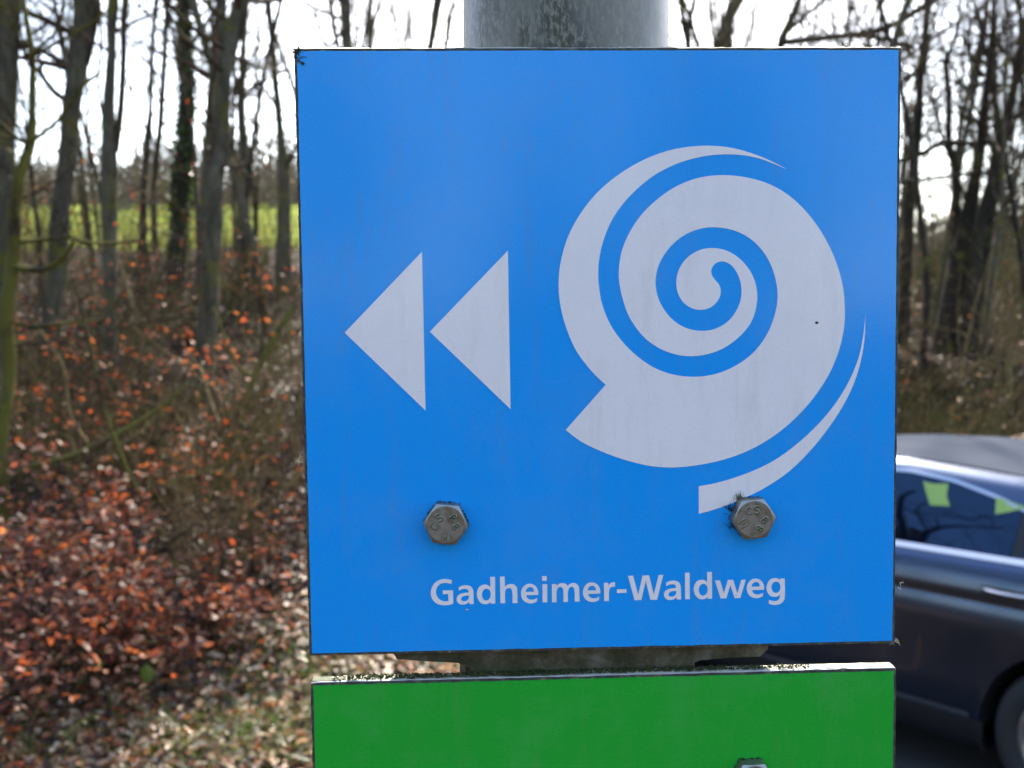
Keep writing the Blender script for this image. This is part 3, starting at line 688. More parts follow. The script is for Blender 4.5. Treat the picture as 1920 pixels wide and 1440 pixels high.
X_.append(np.stack([rl.uniform(-4, 1, 2500), rl.uniform(1, 6, 2500)], -1))
X_.append(np.stack([rl.uniform(-14, -1, 2500), rl.uniform(22, 26.5, 2500)], -1))
X_ = np.concatenate(X_); X_ = X_[road_dist(X_[:, 0], X_[:, 1]) > HALF + .05]
n_ = len(X_); b0 = np.stack([X_[:, 0], X_[:, 1], terrain(X_[:, 0], X_[:, 1])], -1)
h_ = rl.uniform(.03, .10, n_)[:, None]; ld = rl.normal(0, .5, (n_, 3)); ld[:, 2] = 1
sd_ = rl.normal(0, 1, (n_, 3)); sd_[:, 2] = 0; sd_ /= np.linalg.norm(sd_, axis=1)[:, None]
mid = b0 + ld * h_ * .6; tip = b0 + ld * h_ * np.array([1.5, 1.5, .95])
V = np.stack([b0 - sd_ * .0035, b0 + sd_ * .0035, mid + sd_ * .003, tip, mid - sd_ * .003], 1).reshape(-1, 3)
o_ = np.arange(n_)[:, None] * 5; F = np.concatenate([o_ + np.array([[0, 1, 2, 4]])]); F2 = o_ + np.array([[4, 2, 3]])
pc = np.array([(.16,.20,.03), (.10,.15,.025), (.22,.24,.05), (.07,.11,.02)])[rl.integers(0, 4, n_)]
me = bpy.data.meshes.new('grass'); me.from_pydata(V.tolist(), [], F.tolist() + F2.tolist())
ca = me.color_attributes.new('Col', 'FLOAT_COLOR', 'POINT'); c4 = np.ones((n_ * 5, 4), np.float32); c4[:, :3] = np.repeat(pc, 5, 0); ca.data.foreach_set('color', c4.ravel())
me.materials.append(M['ivy']); go = bpy.data.objects.new('grass', me); col.objects.link(go)
tag(go, 'tufts of short yellow-green grass among the fallen leaves', 'grass', kind='stuff')

# single big green leaf standing in the russet leaves
def big_leaf(u, v, d, s, c, label):
    p = at(u, v, d); V = []; n = 9
    for i in range(n + 1):
        t = i / n; wd = math.sin(PI * t ** .8) * .5 * s
        for k_ in (-1, -.5, 0, .5, 1):
            V.append((p.x + k_ * wd, p.y + .25 * s * abs(k_) ** 2 * math.sin(PI * t), p.z + (t - .5) * s * 1.3))
    Fq = [(i * 5 + j, i * 5 + j + 1, (i + 1) * 5 + j + 1, (i + 1) * 5 + j) for i in range(n) for j in range(4)]
    o = mesh_obj('ivy_leaf', V, Fq, M['ivy'], None, True, np.tile(np.array(c), (len(V), 1)), p)
    tag(o, label, 'leaf')
big_leaf(274, 1262, 4.75, .075, (.10,.15,.025), 'large olive-green leaf standing among the russet leaves')
big_leaf(184, 1243, 4.8, .04, (.10,.22,.02), 'small bright green leaf left of the large olive one')

# ------------------------------------------------------------------ car
def paint_mat():
    m, N, L, B = new_mat('car_paint')
    B.inputs['Base Color'].default_value = (.065, .095, .165, 1); B.inputs['Metallic'].default_value = .9  # blue of the reflected sky put into the base colour
    B.inputs['Roughness'].default_value = .25; B.inputs['Coat Weight'].default_value = .6; B.inputs['Coat Roughness'].default_value = .08
    bump(N, L, noise(N, L, 3, 2, .5), B, .03, .02); return m
M['paint'] = paint_mat()
M['glass'] = simple('tinted_glass', (.002,.004,.012), .02, 0, .5, .0); M['glass'].node_tree.nodes['Principled BSDF'].inputs['IOR'].default_value = 1.75; M['glass'].node_tree.nodes['Principled BSDF'].inputs['Specular Tint'].default_value = (.35, .6, 1, 1)  # specular tint carries the blue of the reflected sky
M['chrome'] = simple('silver_trim', (.55,.56,.60), .18, 1)
M['rubber'] = simple('rubber', (.018,.018,.02), .75)
M['rim'] = simple('alloy_rim', (.40,.40,.42), .3, .9)
M['black'] = simple('black_plastic', (.012,.012,.014), .6)
M['red'] = simple('tail_lamp', (.25,.01,.01), .12, 0, .8)
M['lamp'] = simple('head_lamp', (.5,.52,.55), .1, .3, .8)
M['yellow'] = simple('yellow_green_patch', (.32,.47,.09), .35, 0, .6)
W_ = 1.84; SW, SF = -.42, 2.28
carO = Vector((O2[0], O2[1], ROADZ))
def cw(s, n, h): return (O2[0] + D2[0] * s + N2[0] * n, O2[1] + D2[1] * s + N2[1] * n, ROADZ + .012 + h)
sec = [(.20,.16),(.24,.09),(.32,.05),(.40,.035),(.55,.035),(.68,.022),(.78,.008),(.86,.0),(.90,.014),(.915,.016),(.94,.006),(.96,.008),(1.0,.015),(1.055,.028),(1.075,.042),(1.10,.075)]
def hb(s): return float(np.interp(s, [-1.3,-1.2,-1.,-.6,1.2,2.0,2.7,3.0,3.1], [.95,1.05,1.10,1.105,1.09,1.03,.93,.82,.72]))
def hr(s): return float(np.interp(s, [-1.3,-1.22,-1.05,-.75,-.4,-.08,.5,1.0,1.3,1.55,2.15,2.7,3.0,3.1], [.98,1.08,1.16,1.285,1.38,1.43,1.472,1.455,1.42,1.345,1.08,.985,.87,.76]))
def plan(s):
    a = 0 if s < 2.2 else .30 * ((s - 2.2) / .9) ** 2.5
    b = 0 if s > -.5 else .22 * ((-.5 - s) / .8) ** 2.2
    return a + b
def hlow(s):
    b = .20 + .12 * max(0, (abs(s - .9) - 1.9) / .3 if abs(s - .9) > 1.9 else 0)
    b = min(b, .34)
    for c in (SW, SF):
        if abs(s - c) < .40: b = max(b, .35 + math.sqrt(.40 ** 2 - (s - c) ** 2) - .0)
    return b
def half(s):
    pts = []; H = hb(s); lo = hlow(s)
    for h, i in sec:
        hh = h if h < .6 else .6 + (h - .6) * (H - .6) / .5
        pts.append((i, max(hh, lo) if lo < H else H))
    pts = [(float(np.interp(hh, [q[0] for q in sec], [q[1] for q in sec])) if hh == lo else i, hh) for (i, hh) in pts]
    R0 = hr(s); g = max(R0 - H, .02); k_ = min(g / .40, 1)
    for t, i in ((.02,.09),(.3,.135),(.6,.19),(.85,.245),(.93,.285),(.98,.36),(.995,.5),(1.0,.7),(1.003,.92)):
        i2 = .09 + (i - .09) * k_ + (0 if k_ > .99 else (1 - k_) * (i - .09) * .95)
        pts.append((i2, H + .004 + g * t))
    p_ = plan(s)
    return [(min(a + p_ * (1 - a / .92), .92), b) for a, b in pts]
S_ = sorted(set(list(np.round(np.arange(-1.3, 3.101, .05), 3)) + [round(c + .40 * math.sin(t), 4) for c in (SW, SF) for t in np.linspace(-PI / 2, PI / 2, 25)]))
car = empty('parked_car', carO, 'dark grey car with reflected sky blue in its paint, parked behind the right side of the sign', 'car')
V = []; Fq = []; K = len(half(0))
for s in S_:
    h = half(s); V += [cw(s, a, b) for a, b in h] + [cw(s, W_ - a, b) for a, b in h[::-1][1:]]
KK = 2 * K - 1
for i in range(len(S_) - 1):
    for j in range(KK - 1): Fq.append((i * KK + j, (i + 1) * KK + j, (i + 1) * KK + j + 1, i * KK + j + 1))
Fq.append(tuple(range(KK))); Fq.append(tuple((len(S_) - 1) * KK + j for j in range(KK))[::-1])
body = mesh_obj('body', V, Fq, M['paint'], car, True)
def dedupe(o):
    import bmesh
    bm = bmesh.new(); bm.from_mesh(o.data); bmesh.ops.remove_doubles(bm, verts=bm.verts, dist=.0004); bmesh.ops.recalc_face_normals(bm, faces=bm.faces); bm.to_mesh(o.data); bm.free()
dedupe(body)
def nsurf(s, h):
    q = half(s); return float(np.interp(h, [b for a, b in q], [a for a, b in q]))
def side_patch(name, s0, s1, bot, top, mat, off=.004, rows=6, both=True, step=.03, parent=car):
    for side in ((0, 1) if both else (0,)):
        V = []; F_ = []; n = max(2, int((s1 - s0) / step)); 
        for i in range(n + 1):
            s = s0 + (s1 - s0) * i / n; b = bot(s); t = max(top(s), b + .0005)
            for r_ in range(rows + 1):
                h = b + (t - b) * r_ / rows; nn_ = nsurf(s, h) - off
                V.append(cw(s, nn_ if side == 0 else W_ - nn_, h))
        for i in range(n):
            for r_ in range(rows):
                a = i * (rows + 1) + r_; F_.append((a, a + rows + 1, a + rows + 2, a + 1))
        o = mesh_obj(name, V, F_, mat, parent, True)
        if name == 'sill_trim': dedupe(o)
    return o
wt = lambda s: float(np.interp(s, [-.85,-.6,-.35,-.15,.0,.2,.42,.9,1.3,1.6,1.95], [1.115,1.165,1.23,1.29,1.335,1.382,1.405,1.395,1.345,1.26,1.12]))
wb = lambda s: hb(s) + .012
side_patch('window', -.13, .68, wb, wt, M['glass'])
side_patch('window', .73, 1.80, wb, wt, M['glass'])
side_patch('window', -.78, -.17, wb, wt, M['glass'])
side_patch('window_pillar', .68, .73, wb, wt, M['black'], .003)
side_patch('window_pillar', -.17, -.13, wb, wt, M['black'], .003)
side_patch('window_trim', -.85, 1.9, lambda s: wt(s) + .004, lambda s: wt(s) + .020, M['chrome'], .006, 2)
side_patch('belt_highlight', -.85, 1.9, lambda s: hb(s) - .012, lambda s: hb(s) + .008, M['chrome'], .008, 2)  # silver strip stands in for the wide highlight along the shoulder
side_patch('sill_trim', .02, 1.75, lambda s: .375, lambda s: .405, M['chrome'], .012, 3)
side_patch('sill_panel', -.04, 1.8, lambda s: .22, lambda s: .37, M['black'], .008, 4)
for sx in (-.31, .70, 1.78):                         # door shut lines
    side_patch('door_seam', sx, sx + .008, lambda s: max(.36, hlow(s) + .02), lambda s: hb(s) - .02, M['black'], .0015, 14, step=.004)
for s0 in (-.27, .55):                               # handles with their recess
    side_patch('door_recess', s0 - .01, s0 + .235, lambda s: .945, lambda s: .985, M['black'], .002, 3)
    for side in (0, 1):
        P_ = [];
        for t in np.linspace(0, 1, 9):
            s = s0 + .22 * t; nn_ = nsurf(s, .972) - .006 - .030 * math.sin(PI * min(max(t, .0), 1)) ** .5; P_.append(cw(s, nn_ if side == 0 else W_ - nn_, .972))
        v, f = tubes([(np.array(P_), np.full(9, .011))]); mesh_obj('door_handle', v, f, M['chrome'], car, True)
def roof_patch(name, s0, s1, m0, m1, mat, off=.004):
    V = []; F_ = []; n = 14; ks = list(range(m0, K)); 
    for i in range(n + 1):
        s = s0 + (s1 - s0) * i / n; h = half(s); row = [h[j] for j in ks]; full = [(a, b) for a, b in row] + [(W_ - a, b) for a, b in row[::-1][1:]]
        V += [cw(s, a, b + off) for a, b in full]
    m_ = len(full)
    for i in range(n):
        for j in range(m_ - 1): F_.append((i * m_ + j, (i + 1) * m_ + j, (i + 1) * m_ + j + 1, i * m_ + j + 1))
    return mesh_obj(name, V, F_, mat, car, True)
M['roof'] = simple('dusty_roof', (.075,.082,.10), .95, 0, .0)
roof_patch('roof_panel', -.50, 1.36, K - 4, K, M['roof']); roof_patch('windscreen', 1.42, 2.12, K - 4, K, M['glass']); roof_patch('rear_window', -1.18, -.62, K - 4, K, M['glass'])
side_patch('headlight', 2.72, 3.04, lambda s: .66, lambda s: .76, M['lamp'], .008, 3)
side_patch('tail_light', -1.28, -1.0, lambda s: .86, lambda s: .96, M['red'], .008, 3)
for sx, nm, hh in ((3.1, 'radiator_grille', (.45, .68)), (-1.3, 'rear_bumper', (.35, .60))):
    g = G(); sg = 1 if sx > 0 else -1
    q = [(sx - sg * .02, .45), (sx + sg * .03, .45), (sx + sg * .03, W_ - .45), (sx - sg * .02, W_ - .45)]
    vs = [cw(a, b, hh[0]) for a, b in q] + [cw(a, b, hh[1]) for a, b in q]
    g.add(vs, [(0,3,2,1),(4,5,6,7),(0,1,5,4),(1,2,6,5),(2,3,7,6),(3,0,4,7)]); bevel(g.obj(nm, M['black'], car), .01)
for side in (0, 1):                                  # mirrors
    n0 = -.02 if side == 0 else W_ + .02; sg = -1 if side == 0 else 1
    V = []; F_ = []; a_, b_ = 8, 12
    for i in range(a_ + 1):
        for j in range(b_):
            th = PI * i / a_; ph = 2 * PI * j / b_
            V.append(cw(1.62 + .07 * math.cos(th) * 1.0, n0 + sg * .09 + .10 * math.sin(th) * math.cos(ph), 1.12 + .07 * math.sin(th) * math.sin(ph)))
    F_ = [(i * b_ + j, i * b_ + (j + 1) % b_, (i + 1) * b_ + (j + 1) % b_, (i + 1) * b_ + j) for i in range(a_) for j in range(b_)]
    mesh_obj('side_mirror', V, F_, M['paint'], car, True)
# wheels
def wheel(sc_, side):
    n0 = .03 if side == 0 else W_ - .03; sg = 1 if side == 0 else -1
    c = cw(sc_, n0, .35)
    wo_ = bpy.data.objects.new('wheel', None); col.objects.link(wo_); wo_.parent = car; wo_.location = Vector(c) - carO
    def ringmesh(prof, nm, mat, n=48):
        V = []; 
        for i in range(n):
            a = 2 * PI * i / n
            for r_, d_ in prof: V.append(cw(sc_ + r_ * math.cos(a), n0 + sg * d_, .35 + r_ * math.sin(a)))
        m_ = len(prof); F_ = [(i * m_ + j, ((i + 1) % n) * m_ + j, ((i + 1) % n) * m_ + j + 1, i * m_ + j + 1) for i in range(n) for j in range(m_ - 1)]
        return mesh_obj(nm, V, F_, mat, wo_, True)
    ringmesh([(.235,.03),(.25,.008),(.29,.0),(.325,.012),(.345,.04),(.345,.19),(.32,.215),(.24,.215)], 'tyre', M['rubber'])
    ringmesh([(.20,.05),(.215,.022),(.238,.016),(.245,.03),(.24,.2)], 'rim', M['rim'])
    ringmesh([(.002,.07),(.18,.09),(.235,.10)], 'brake_disc', M['black'])
    g = G()
    for q in range(10):
        a = 2 * PI * q / 10 + .2; ca_, sa = math.cos(a), math.sin(a)
        def P(r_, t_, d_): return cw(sc_ + r_ * ca_ - t_ * sa, n0 + sg * d_, .35 + r_ * sa + t_ * ca_)
        g.add([P(.03,-.022,.03),P(.03,.022,.03),P(.215,.013,.03),P(.215,-.013,.03),P(.03,-.022,.055),P(.03,.022,.055),P(.215,.013,.055),P(.215,-.013,.055)],
              [(0,1,2,3),(4,7,6,5),(0,4,5,1),(1,5,6,2),(2,6,7,3),(3,7,4,0)])
    bevel(g.obj('spokes', M['rim'], wo_), .004, 1)
    ringmesh([(.001,.022),(.035,.024),(.045,.03),(.045,.06)], 'hub_cap', M['rim'], 20)
    # dark wheel housing
    V = []; n = 24
    for i in range(n + 1):
        a = PI * i / n
        for d_ in (.04, .42): V.append(cw(sc_ + .395 * math.cos(a), (0 if side == 0 else W_) + sg * d_, .35 + .395 * math.sin(a)))
    F_ = [(2 * i, 2 * i + 1, 2 * i + 3, 2 * i + 2) for i in range(n)]
    i0 = len(V); V += [cw(sc_ - .395, (0 if side == 0 else W_) + sg * .42, .22), cw(sc_ + .395, (0 if side == 0 else W_) + sg * .42, .22)]
    F_.append(tuple([i0, i0 + 1] + [2 * i + 1 for i in range(n + 1)]))
    mesh_obj('wheel_housing', V, F_, M['black'], car, False)
for s_ in (SW, SF):
    for sd2 in (0, 1): wheel(s_, sd2)
# floor pan closing the underside
V = [cw(-1.2,.15,.22), cw(3.0,.15,.22), cw(3.0,W_-.15,.22), cw(-1.2,W_-.15,.22)] ; mesh_obj('floor_pan', V, [(0,1,2,3)], M['black'], car)
# two flat yellow-green patches set just outside the rear side glass
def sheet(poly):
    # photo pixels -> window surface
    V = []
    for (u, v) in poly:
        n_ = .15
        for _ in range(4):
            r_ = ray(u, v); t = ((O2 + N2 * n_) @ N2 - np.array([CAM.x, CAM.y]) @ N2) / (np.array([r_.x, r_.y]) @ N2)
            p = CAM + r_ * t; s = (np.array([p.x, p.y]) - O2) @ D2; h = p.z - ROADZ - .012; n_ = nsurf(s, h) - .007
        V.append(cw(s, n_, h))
    mesh_obj('window_patch', V, [tuple(range(len(V)))], M['yellow'], car)['label'] = 'yellow-green patch on the side window'
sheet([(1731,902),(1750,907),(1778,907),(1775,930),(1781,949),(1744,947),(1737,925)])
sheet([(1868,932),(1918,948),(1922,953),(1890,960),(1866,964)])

# ------------------------------------------------------------------ pole and clamp
pc0 = at(1060, 40, .047); PX = pc0.x; PY = .047; PR = .038
pole = empty('sign_post', (PX, PY, 0), 'weathered galvanised steel post carrying the blue and green signs', 'post')
v, f = tubes([(np.array([(PX, PY, z) for z in np.linspace(-.4, 2.75, 40)]), np.full(40, PR))])
def cyl(name, r, z0, z1, mat, parent, n=96, cx=PX, cy=PY, rows=2):
    V = []; 
    for i in range(rows):
        z = z0 + (z1 - z0) * i / (rows - 1)
        for j in range(n): a = 2 * PI * j / n; V.append((cx + r * math.cos(a), cy + r * math.sin(a), z))
    F_ = [(i * n + j, i * n + (j + 1) % n, (i + 1) * n + (j + 1) % n, (i + 1) * n + j) for i in range(rows - 1) for j in range(n)]
    F_ += [tuple(range(n))[::-1], tuple((rows - 1) * n + j for j in range(n))]
    return mesh_obj(name, V, F_, mat, parent, False)
def shade_auto(o):
    for p in o.data.polygons: p.use_smooth = len(p.vertices) == 4
shade_auto(cyl('tube', PR, -.4, 2.75, M['galv'], pole)); shade_auto(cyl('cap', PR + .003, 2.75, 2.77, M['black'], pole))
def prism(name, poly, a0, a1, axis_, mat, parent):
    n = len(poly)
    mk = (lambda p, q: (p[0], p[1], q)) if axis_ == 'z' else (lambda p, q: (p[0], q, p[1]))
    V = [mk(p, a0) for p in poly] + [mk(p, a1) for p in poly]
    F_ = [(i, (i + 1) % n, n + (i + 1) % n, n + i) for i in range(n)]
    tr = tessellate_polygon([[Vector((x, y, 0)) for x, y in poly]])
    F_ += [tuple(t) for t in tr] + [tuple(n + i for i in t)[::-1] for t in tr]
    o = mesh_obj(name, V, F_, mat, parent, False); dedupe(o); return o
def clamp(vb, vt):
    """vb / vt: photo rows of the lower and upper ends of the flange"""
    yb = .0058; z0 = on_sign(1090, vb, yb)[1]; z1 = on_sign(1090, vt, yb)[1]
    ce = bpy.data.objects.new('clamp', None); col.objects.link(ce); ce.parent = pole; ce.location = (0, 0, z0)
    R0 = PR + .0004; R1 = PR + .0042
    # flange plate behind the panel, lower rim sweeping down into the shell
    lo = [(735, -22), (744, -7), (800, -3), (858, 0), (880, 8), (892, 40), (1284, 34), (1293, 4), (1312, -5), (1370, -10), (1425, -12), (1440, -26)]
    P_ = [on_sign(u, vb + dv, yb) for u, dv in lo]
    up_ = [(x, z1 + (z1 - z0) * 0) for x, z in (P_[-1], P_[0])]
    prism('flange', P_ + up_, yb, yb + .0042, 'y', M['clamp'], ce)
    arc_i = [(PX + R0 * math.cos(a), PY + R0 * math.sin(a)) for a in np.linspace(math.radians(-6), math.radians(-174), 40)]
    shell = [(PX - .0418, PY - .004), (PX - .0425, yb + .016), (PX - .0405, yb + .0075), (PX - .036, yb + .0046), (PX + .036, yb + .0046), (PX + .0405, yb + .0075), (PX + .0425, yb + .016), (PX + .0418, PY - .004)] + arc_i
    prism('front_shell', shell, z0 - .0075, z1 - .002, 'z', M['clamp'], ce)
    a2 = [(PX + R0 * math.cos(a), PY + R0 * math.sin(a)) for a in np.linspace(math.radians(175), math.radians(5), 40)]
    a3 = [(PX + R1 * math.cos(a), PY + R1 * math.sin(a)) for a in np.linspace(math.radians(5), math.radians(175), 40)]
    poly = a2 + [(PX + .056, PY - .001), (PX + .056, PY + .003)] + a3 + [(PX - .056, PY + .003), (PX - .056, PY - .001)]
    prism('rear_shell', poly, z0 + .022, z1 - .004, 'z', M['clamp'], ce)

# ------------------------------------------------------------------ signs
TH = .0052
def sign_frame(corners, name, label):
    P_ = [on_sign(u, v, 0) for u, v in corners]
    cx = sum(p[0] for p in P_) / 4; cz = sum(p[1] for p in P_) / 4
    e = empty(name, (cx, 0, cz), label, 'sign'); return e, P_, (cx, cz)
def inset(P_, d):
    c = np.mean(P_, axis=0); out = []
    n = len(P_)
    for i in range(n):
        a, b, c_ = np.array(P_[i - 1]), np.array(P_[i]), np.array(P_[(i + 1) % n])
        u1 = (a - b) / np.linalg.norm(a - b); u2 = (c_ - b) / np.linalg.norm(c_ - b)
        out.append(tuple(b + (u1 + u2) * d))
    return out
def slab(name, P_, y0, y1, mat, parent, sub=1, rough=0., seed=0):
    rg = np.random.default_rng(seed); ring = []
    for i in range(4):
        a, b = np.array(P_[i]), np.array(P_[(i + 1) % 4])
        for k_ in range(sub): ring.append(a + (b - a) * k_ / sub)
    ring = np.array(ring); n = len(ring)
    if rough: ring = ring + rg.normal(0, rough, ring.shape)
    V = [(x, y0, z) for x, z in ring] + [(x, y1, z) for x, z in ring]
    F_ = [tuple(range(n))[::-1], tuple(range(n, 2 * n))] + [(i, (i + 1) % n, n + (i + 1) % n, n + i) for i in range(n)]
    return mesh_obj(name, V, F_, mat, parent)
def poly_fill(name, loops, y, mat, parent, thick=.00012):
    allp = [p for l in loops for p in l]
    tr = tessellate_polygon([[Vector((p[0], p[1], 0)) for p in l] for l in loops])
    V = [(p[0], y, p[1]) for p in allp]; F_ = []
    for t in tr:
        a, b, c = [np.array(allp[i]) for i in t]
        ar = (b[0] - a[0]) * (c[1] - a[1]) - (b[1] - a[1]) * (c[0] - a[0])
        F_.append(tuple(t) if ar > 0 else tuple(t[::-1]))
    return mesh_obj(name, V, F_, mat, parent)
def crspline(pts, corner, sub=6):
    n = len(pts); out = []
    for i in range(n):
        p1, p2 = np.array(pts[i], float), np.array(pts[(i + 1) % n], float)
        p0 = np.array(pts[i - 1], float) if not corner[i] else p1 - (p2 - p1) * .0 
        p3 = np.array(pts[(i + 2) % n], float) if not corner[(i + 1) % n] else p2
        if corner[i] and corner[(i + 1) % n]: out.append(tuple(p1)); continue
        if corner[i]: p0 = 2 * p1 - p2
        if corner[(i + 1) % n]: p3 = 2 * p2 - p1
        def tj(a, b): return max(np.linalg.norm(b - a), 1e-6) ** .5
        t0 = 0; t1 = t0 + tj(p0, p1); t2 = t1 + tj(p1, p2); t3 = t2 + tj(p2, p3)
        for q in range(sub):
            t = t1 + (t2 - t1) * q / sub
            A1 = (t1 - t) / (t1 - t0) * p0 + (t - t0) / (t1 - t0) * p1; A2 = (t2 - t) / (t2 - t1) * p1 + (t - t1) / (t2 - t1) * p2
            A3 = (t3 - t) / (t3 - t2) * p2 + (t - t2) / (t3 - t2) * p3
            B1 = (t2 - t) / (t2 - t0) * A1 + (t - t0) / (t2 - t0) * A2; B2 = (t3 - t) / (t3 - t1) * A2 + (t - t1) / (t3 - t1) * A3
            out.append(tuple((t2 - t) / (t2 - t1) * B1 + (t - t1) / (t2 - t1) * B2))
    return out
def parse(s):
    pts = []; c = []
    for tok in s.split():
        k_ = tok.endswith('!'); a, b = tok.rstrip('!').split(','); pts.append((float(a), float(b))); c.append(k_)
    return pts, c
BC = [(551,90.5),(1690,88.5),(1678,1206),(580,1230)]
blue, BP, bc = sign_frame(BC, 'trail_sign', 'square blue hiking trail sign with a white spiral shell and double arrow')
slab('board', BP, .0004, TH, M['edge'], blue, 60, .00007, 1)
face = inset(BP, .0009); slab('face_film', face, 0, .0012, M['blue'], blue, 60, .00004, 2)
tb = [(BP[0][0] + .0004, BP[0][1] - .0004), (BP[1][0] - .0004, BP[1][1] - .0004)]
V = [(tb[0][0], .0012, tb[0][1] + .0007), (tb[1][0], .0012, tb[1][1] + .0007), (tb[1][0], TH - .0004, tb[1][1] + .0007), (tb[0][0], TH - .0004, tb[0][1] + .0007)]
V = [(x, y, z) for x, y, z in V] + [(x, y, z - .0006) for x, y, z in V]
mesh_obj('top_edge', V, [(0,1,2,3),(4,7,6,5),(0,4,5,1),(1,5,6,2),(2,6,7,3),(3,7,4,0)], M['topedge'], blue)
YP = -.00015
for t in (['791.4,471.9','646.3,623.8','797.9,769.6'], ['952.3,469.9','806,621.9','957.4,767.2']):
    poly_fill('arrow', [[on_sign(float(a.split(',')[0]), float(a.split(',')[1]), YP) for a in t]], YP, M['white'], blue)
SH = """1135.8,721.3! 1121.7,708.8 1100.8,685.8 1080,656.7 1063.3,619.2 1052.6,581.7 1048,550.4 1047.5,530 1049.8,499.6 1061.3,453.8 1080.5,413.1 1113.3,368.3 1155,330.8 1207.1,299.6 1259.2,280.8 1307.1,273.7
1331.3,273.1 1362.5,275.6 1393.8,282.3 1425,293 1452.1,305 1476,317.5! 1450,306.8 1425,297.5 1393.8,291.2 1362.5,289.4 1331.3,291.3 1300,297.3 1269.6,306.9 1227.9,327.9 1186.3,362.1 1155,400 1136.3,437.1 1125,476.7 1121.7,512 1124.2,545
1128.5,568 1142.5,604.6 1163.3,636 1192.5,666 1227.9,690 1261.3,702 1294.6,706.3 1323.6,704.8 1354.3,697.2 1389.7,679.3 1418.1,655.2 1441.7,619.8 1454.7,582 1458,550 1450,508.5 1433.3,475 1408.3,448.7 1377,432.3 1341.5,426.2
1315,428.4 1285,440 1258.8,460.6 1240,486.9 1230.8,513.1 1229.7,537.5 1236.3,563.8 1253.1,590.9 1275.6,609.7 1297,618.1 1318.8,620.3 1341.3,616.3 1365.6,602 1382.5,579 1390,554.4 1389.1,531.9 1381.6,511.3 1369.4,495.8
1354.4,490.1 1341.3,494.4 1334.1,504.7 1334.7,515 1341.3,525.3 1347.8,532.8 1351.6,543.5 1349.7,556.3 1343.1,567.5 1330,577.5 1313.1,581 1296.3,577.4 1280.3,565.6 1270.9,548.8 1268.1,528.1 1271.9,508.4 1283.1,489 1300,474.7 1318.8,466.8 1341.3,465.3 1363.8,470.4 1386.3,484.3 1405,505.6 1416.3,530 1420,558.1 1415,588.1 1403.1,612.5 1378.8,638 1352.5,654.9 1322.5,665 1294.4,667.8
1269.6,665 1238.3,654 1207.1,631.7 1180,594.2 1167.5,560 1162,535 1160.2,510 1166,470.4 1182.1,432.9 1207.1,397.5 1238.3,369 1269.6,348.6 1300.8,336 1327.1,330.2 1358.3,328.3 1393.8,331.5 1435.4,342.3 1470.8,360.5 1500,384.5 1529.2,418.5 1554.2,460 1570.8,500 1580,535
1584,573 1583.3,608.5 1576.2,646.3 1559.7,691.1 1536.1,731.3 1505.4,769.5 1465.3,806.8 1418.1,837.5 1370.8,857.6 1318,870.5 1268.8,876.3 1242,876 1210,872 1158.4,858 1105.6,836.5 1084.2,824.4 1060.6,806.2!"""
TA = """1310.2,911.7! 1340.6,906 1371.9,897.3 1403.1,886.3 1434.4,872.5 1465.5,854.3 1512.5,816.5 1555,771.6 1588.1,721.8 1609.3,672.2 1618.7,627.4 1622.8,588! 1621.1,634.4 1614,677 1599.9,721.8 1578.6,764.3 1550.3,806.8 1519.6,844.6 1487,877.5 1465.6,894.5 1434.4,914.5 1403.1,930.5 1364.1,946.9 1332.8,957.4 1310.2,963.3!"""
for nm, s in (('shell_emblem', SH), ('shell_tail', TA)):
    p, c = parse(s); q = crspline(p, c, 5)
    poly_fill(nm, [[on_sign(a, b, YP) for a, b in q]], YP, M['white'], blue)
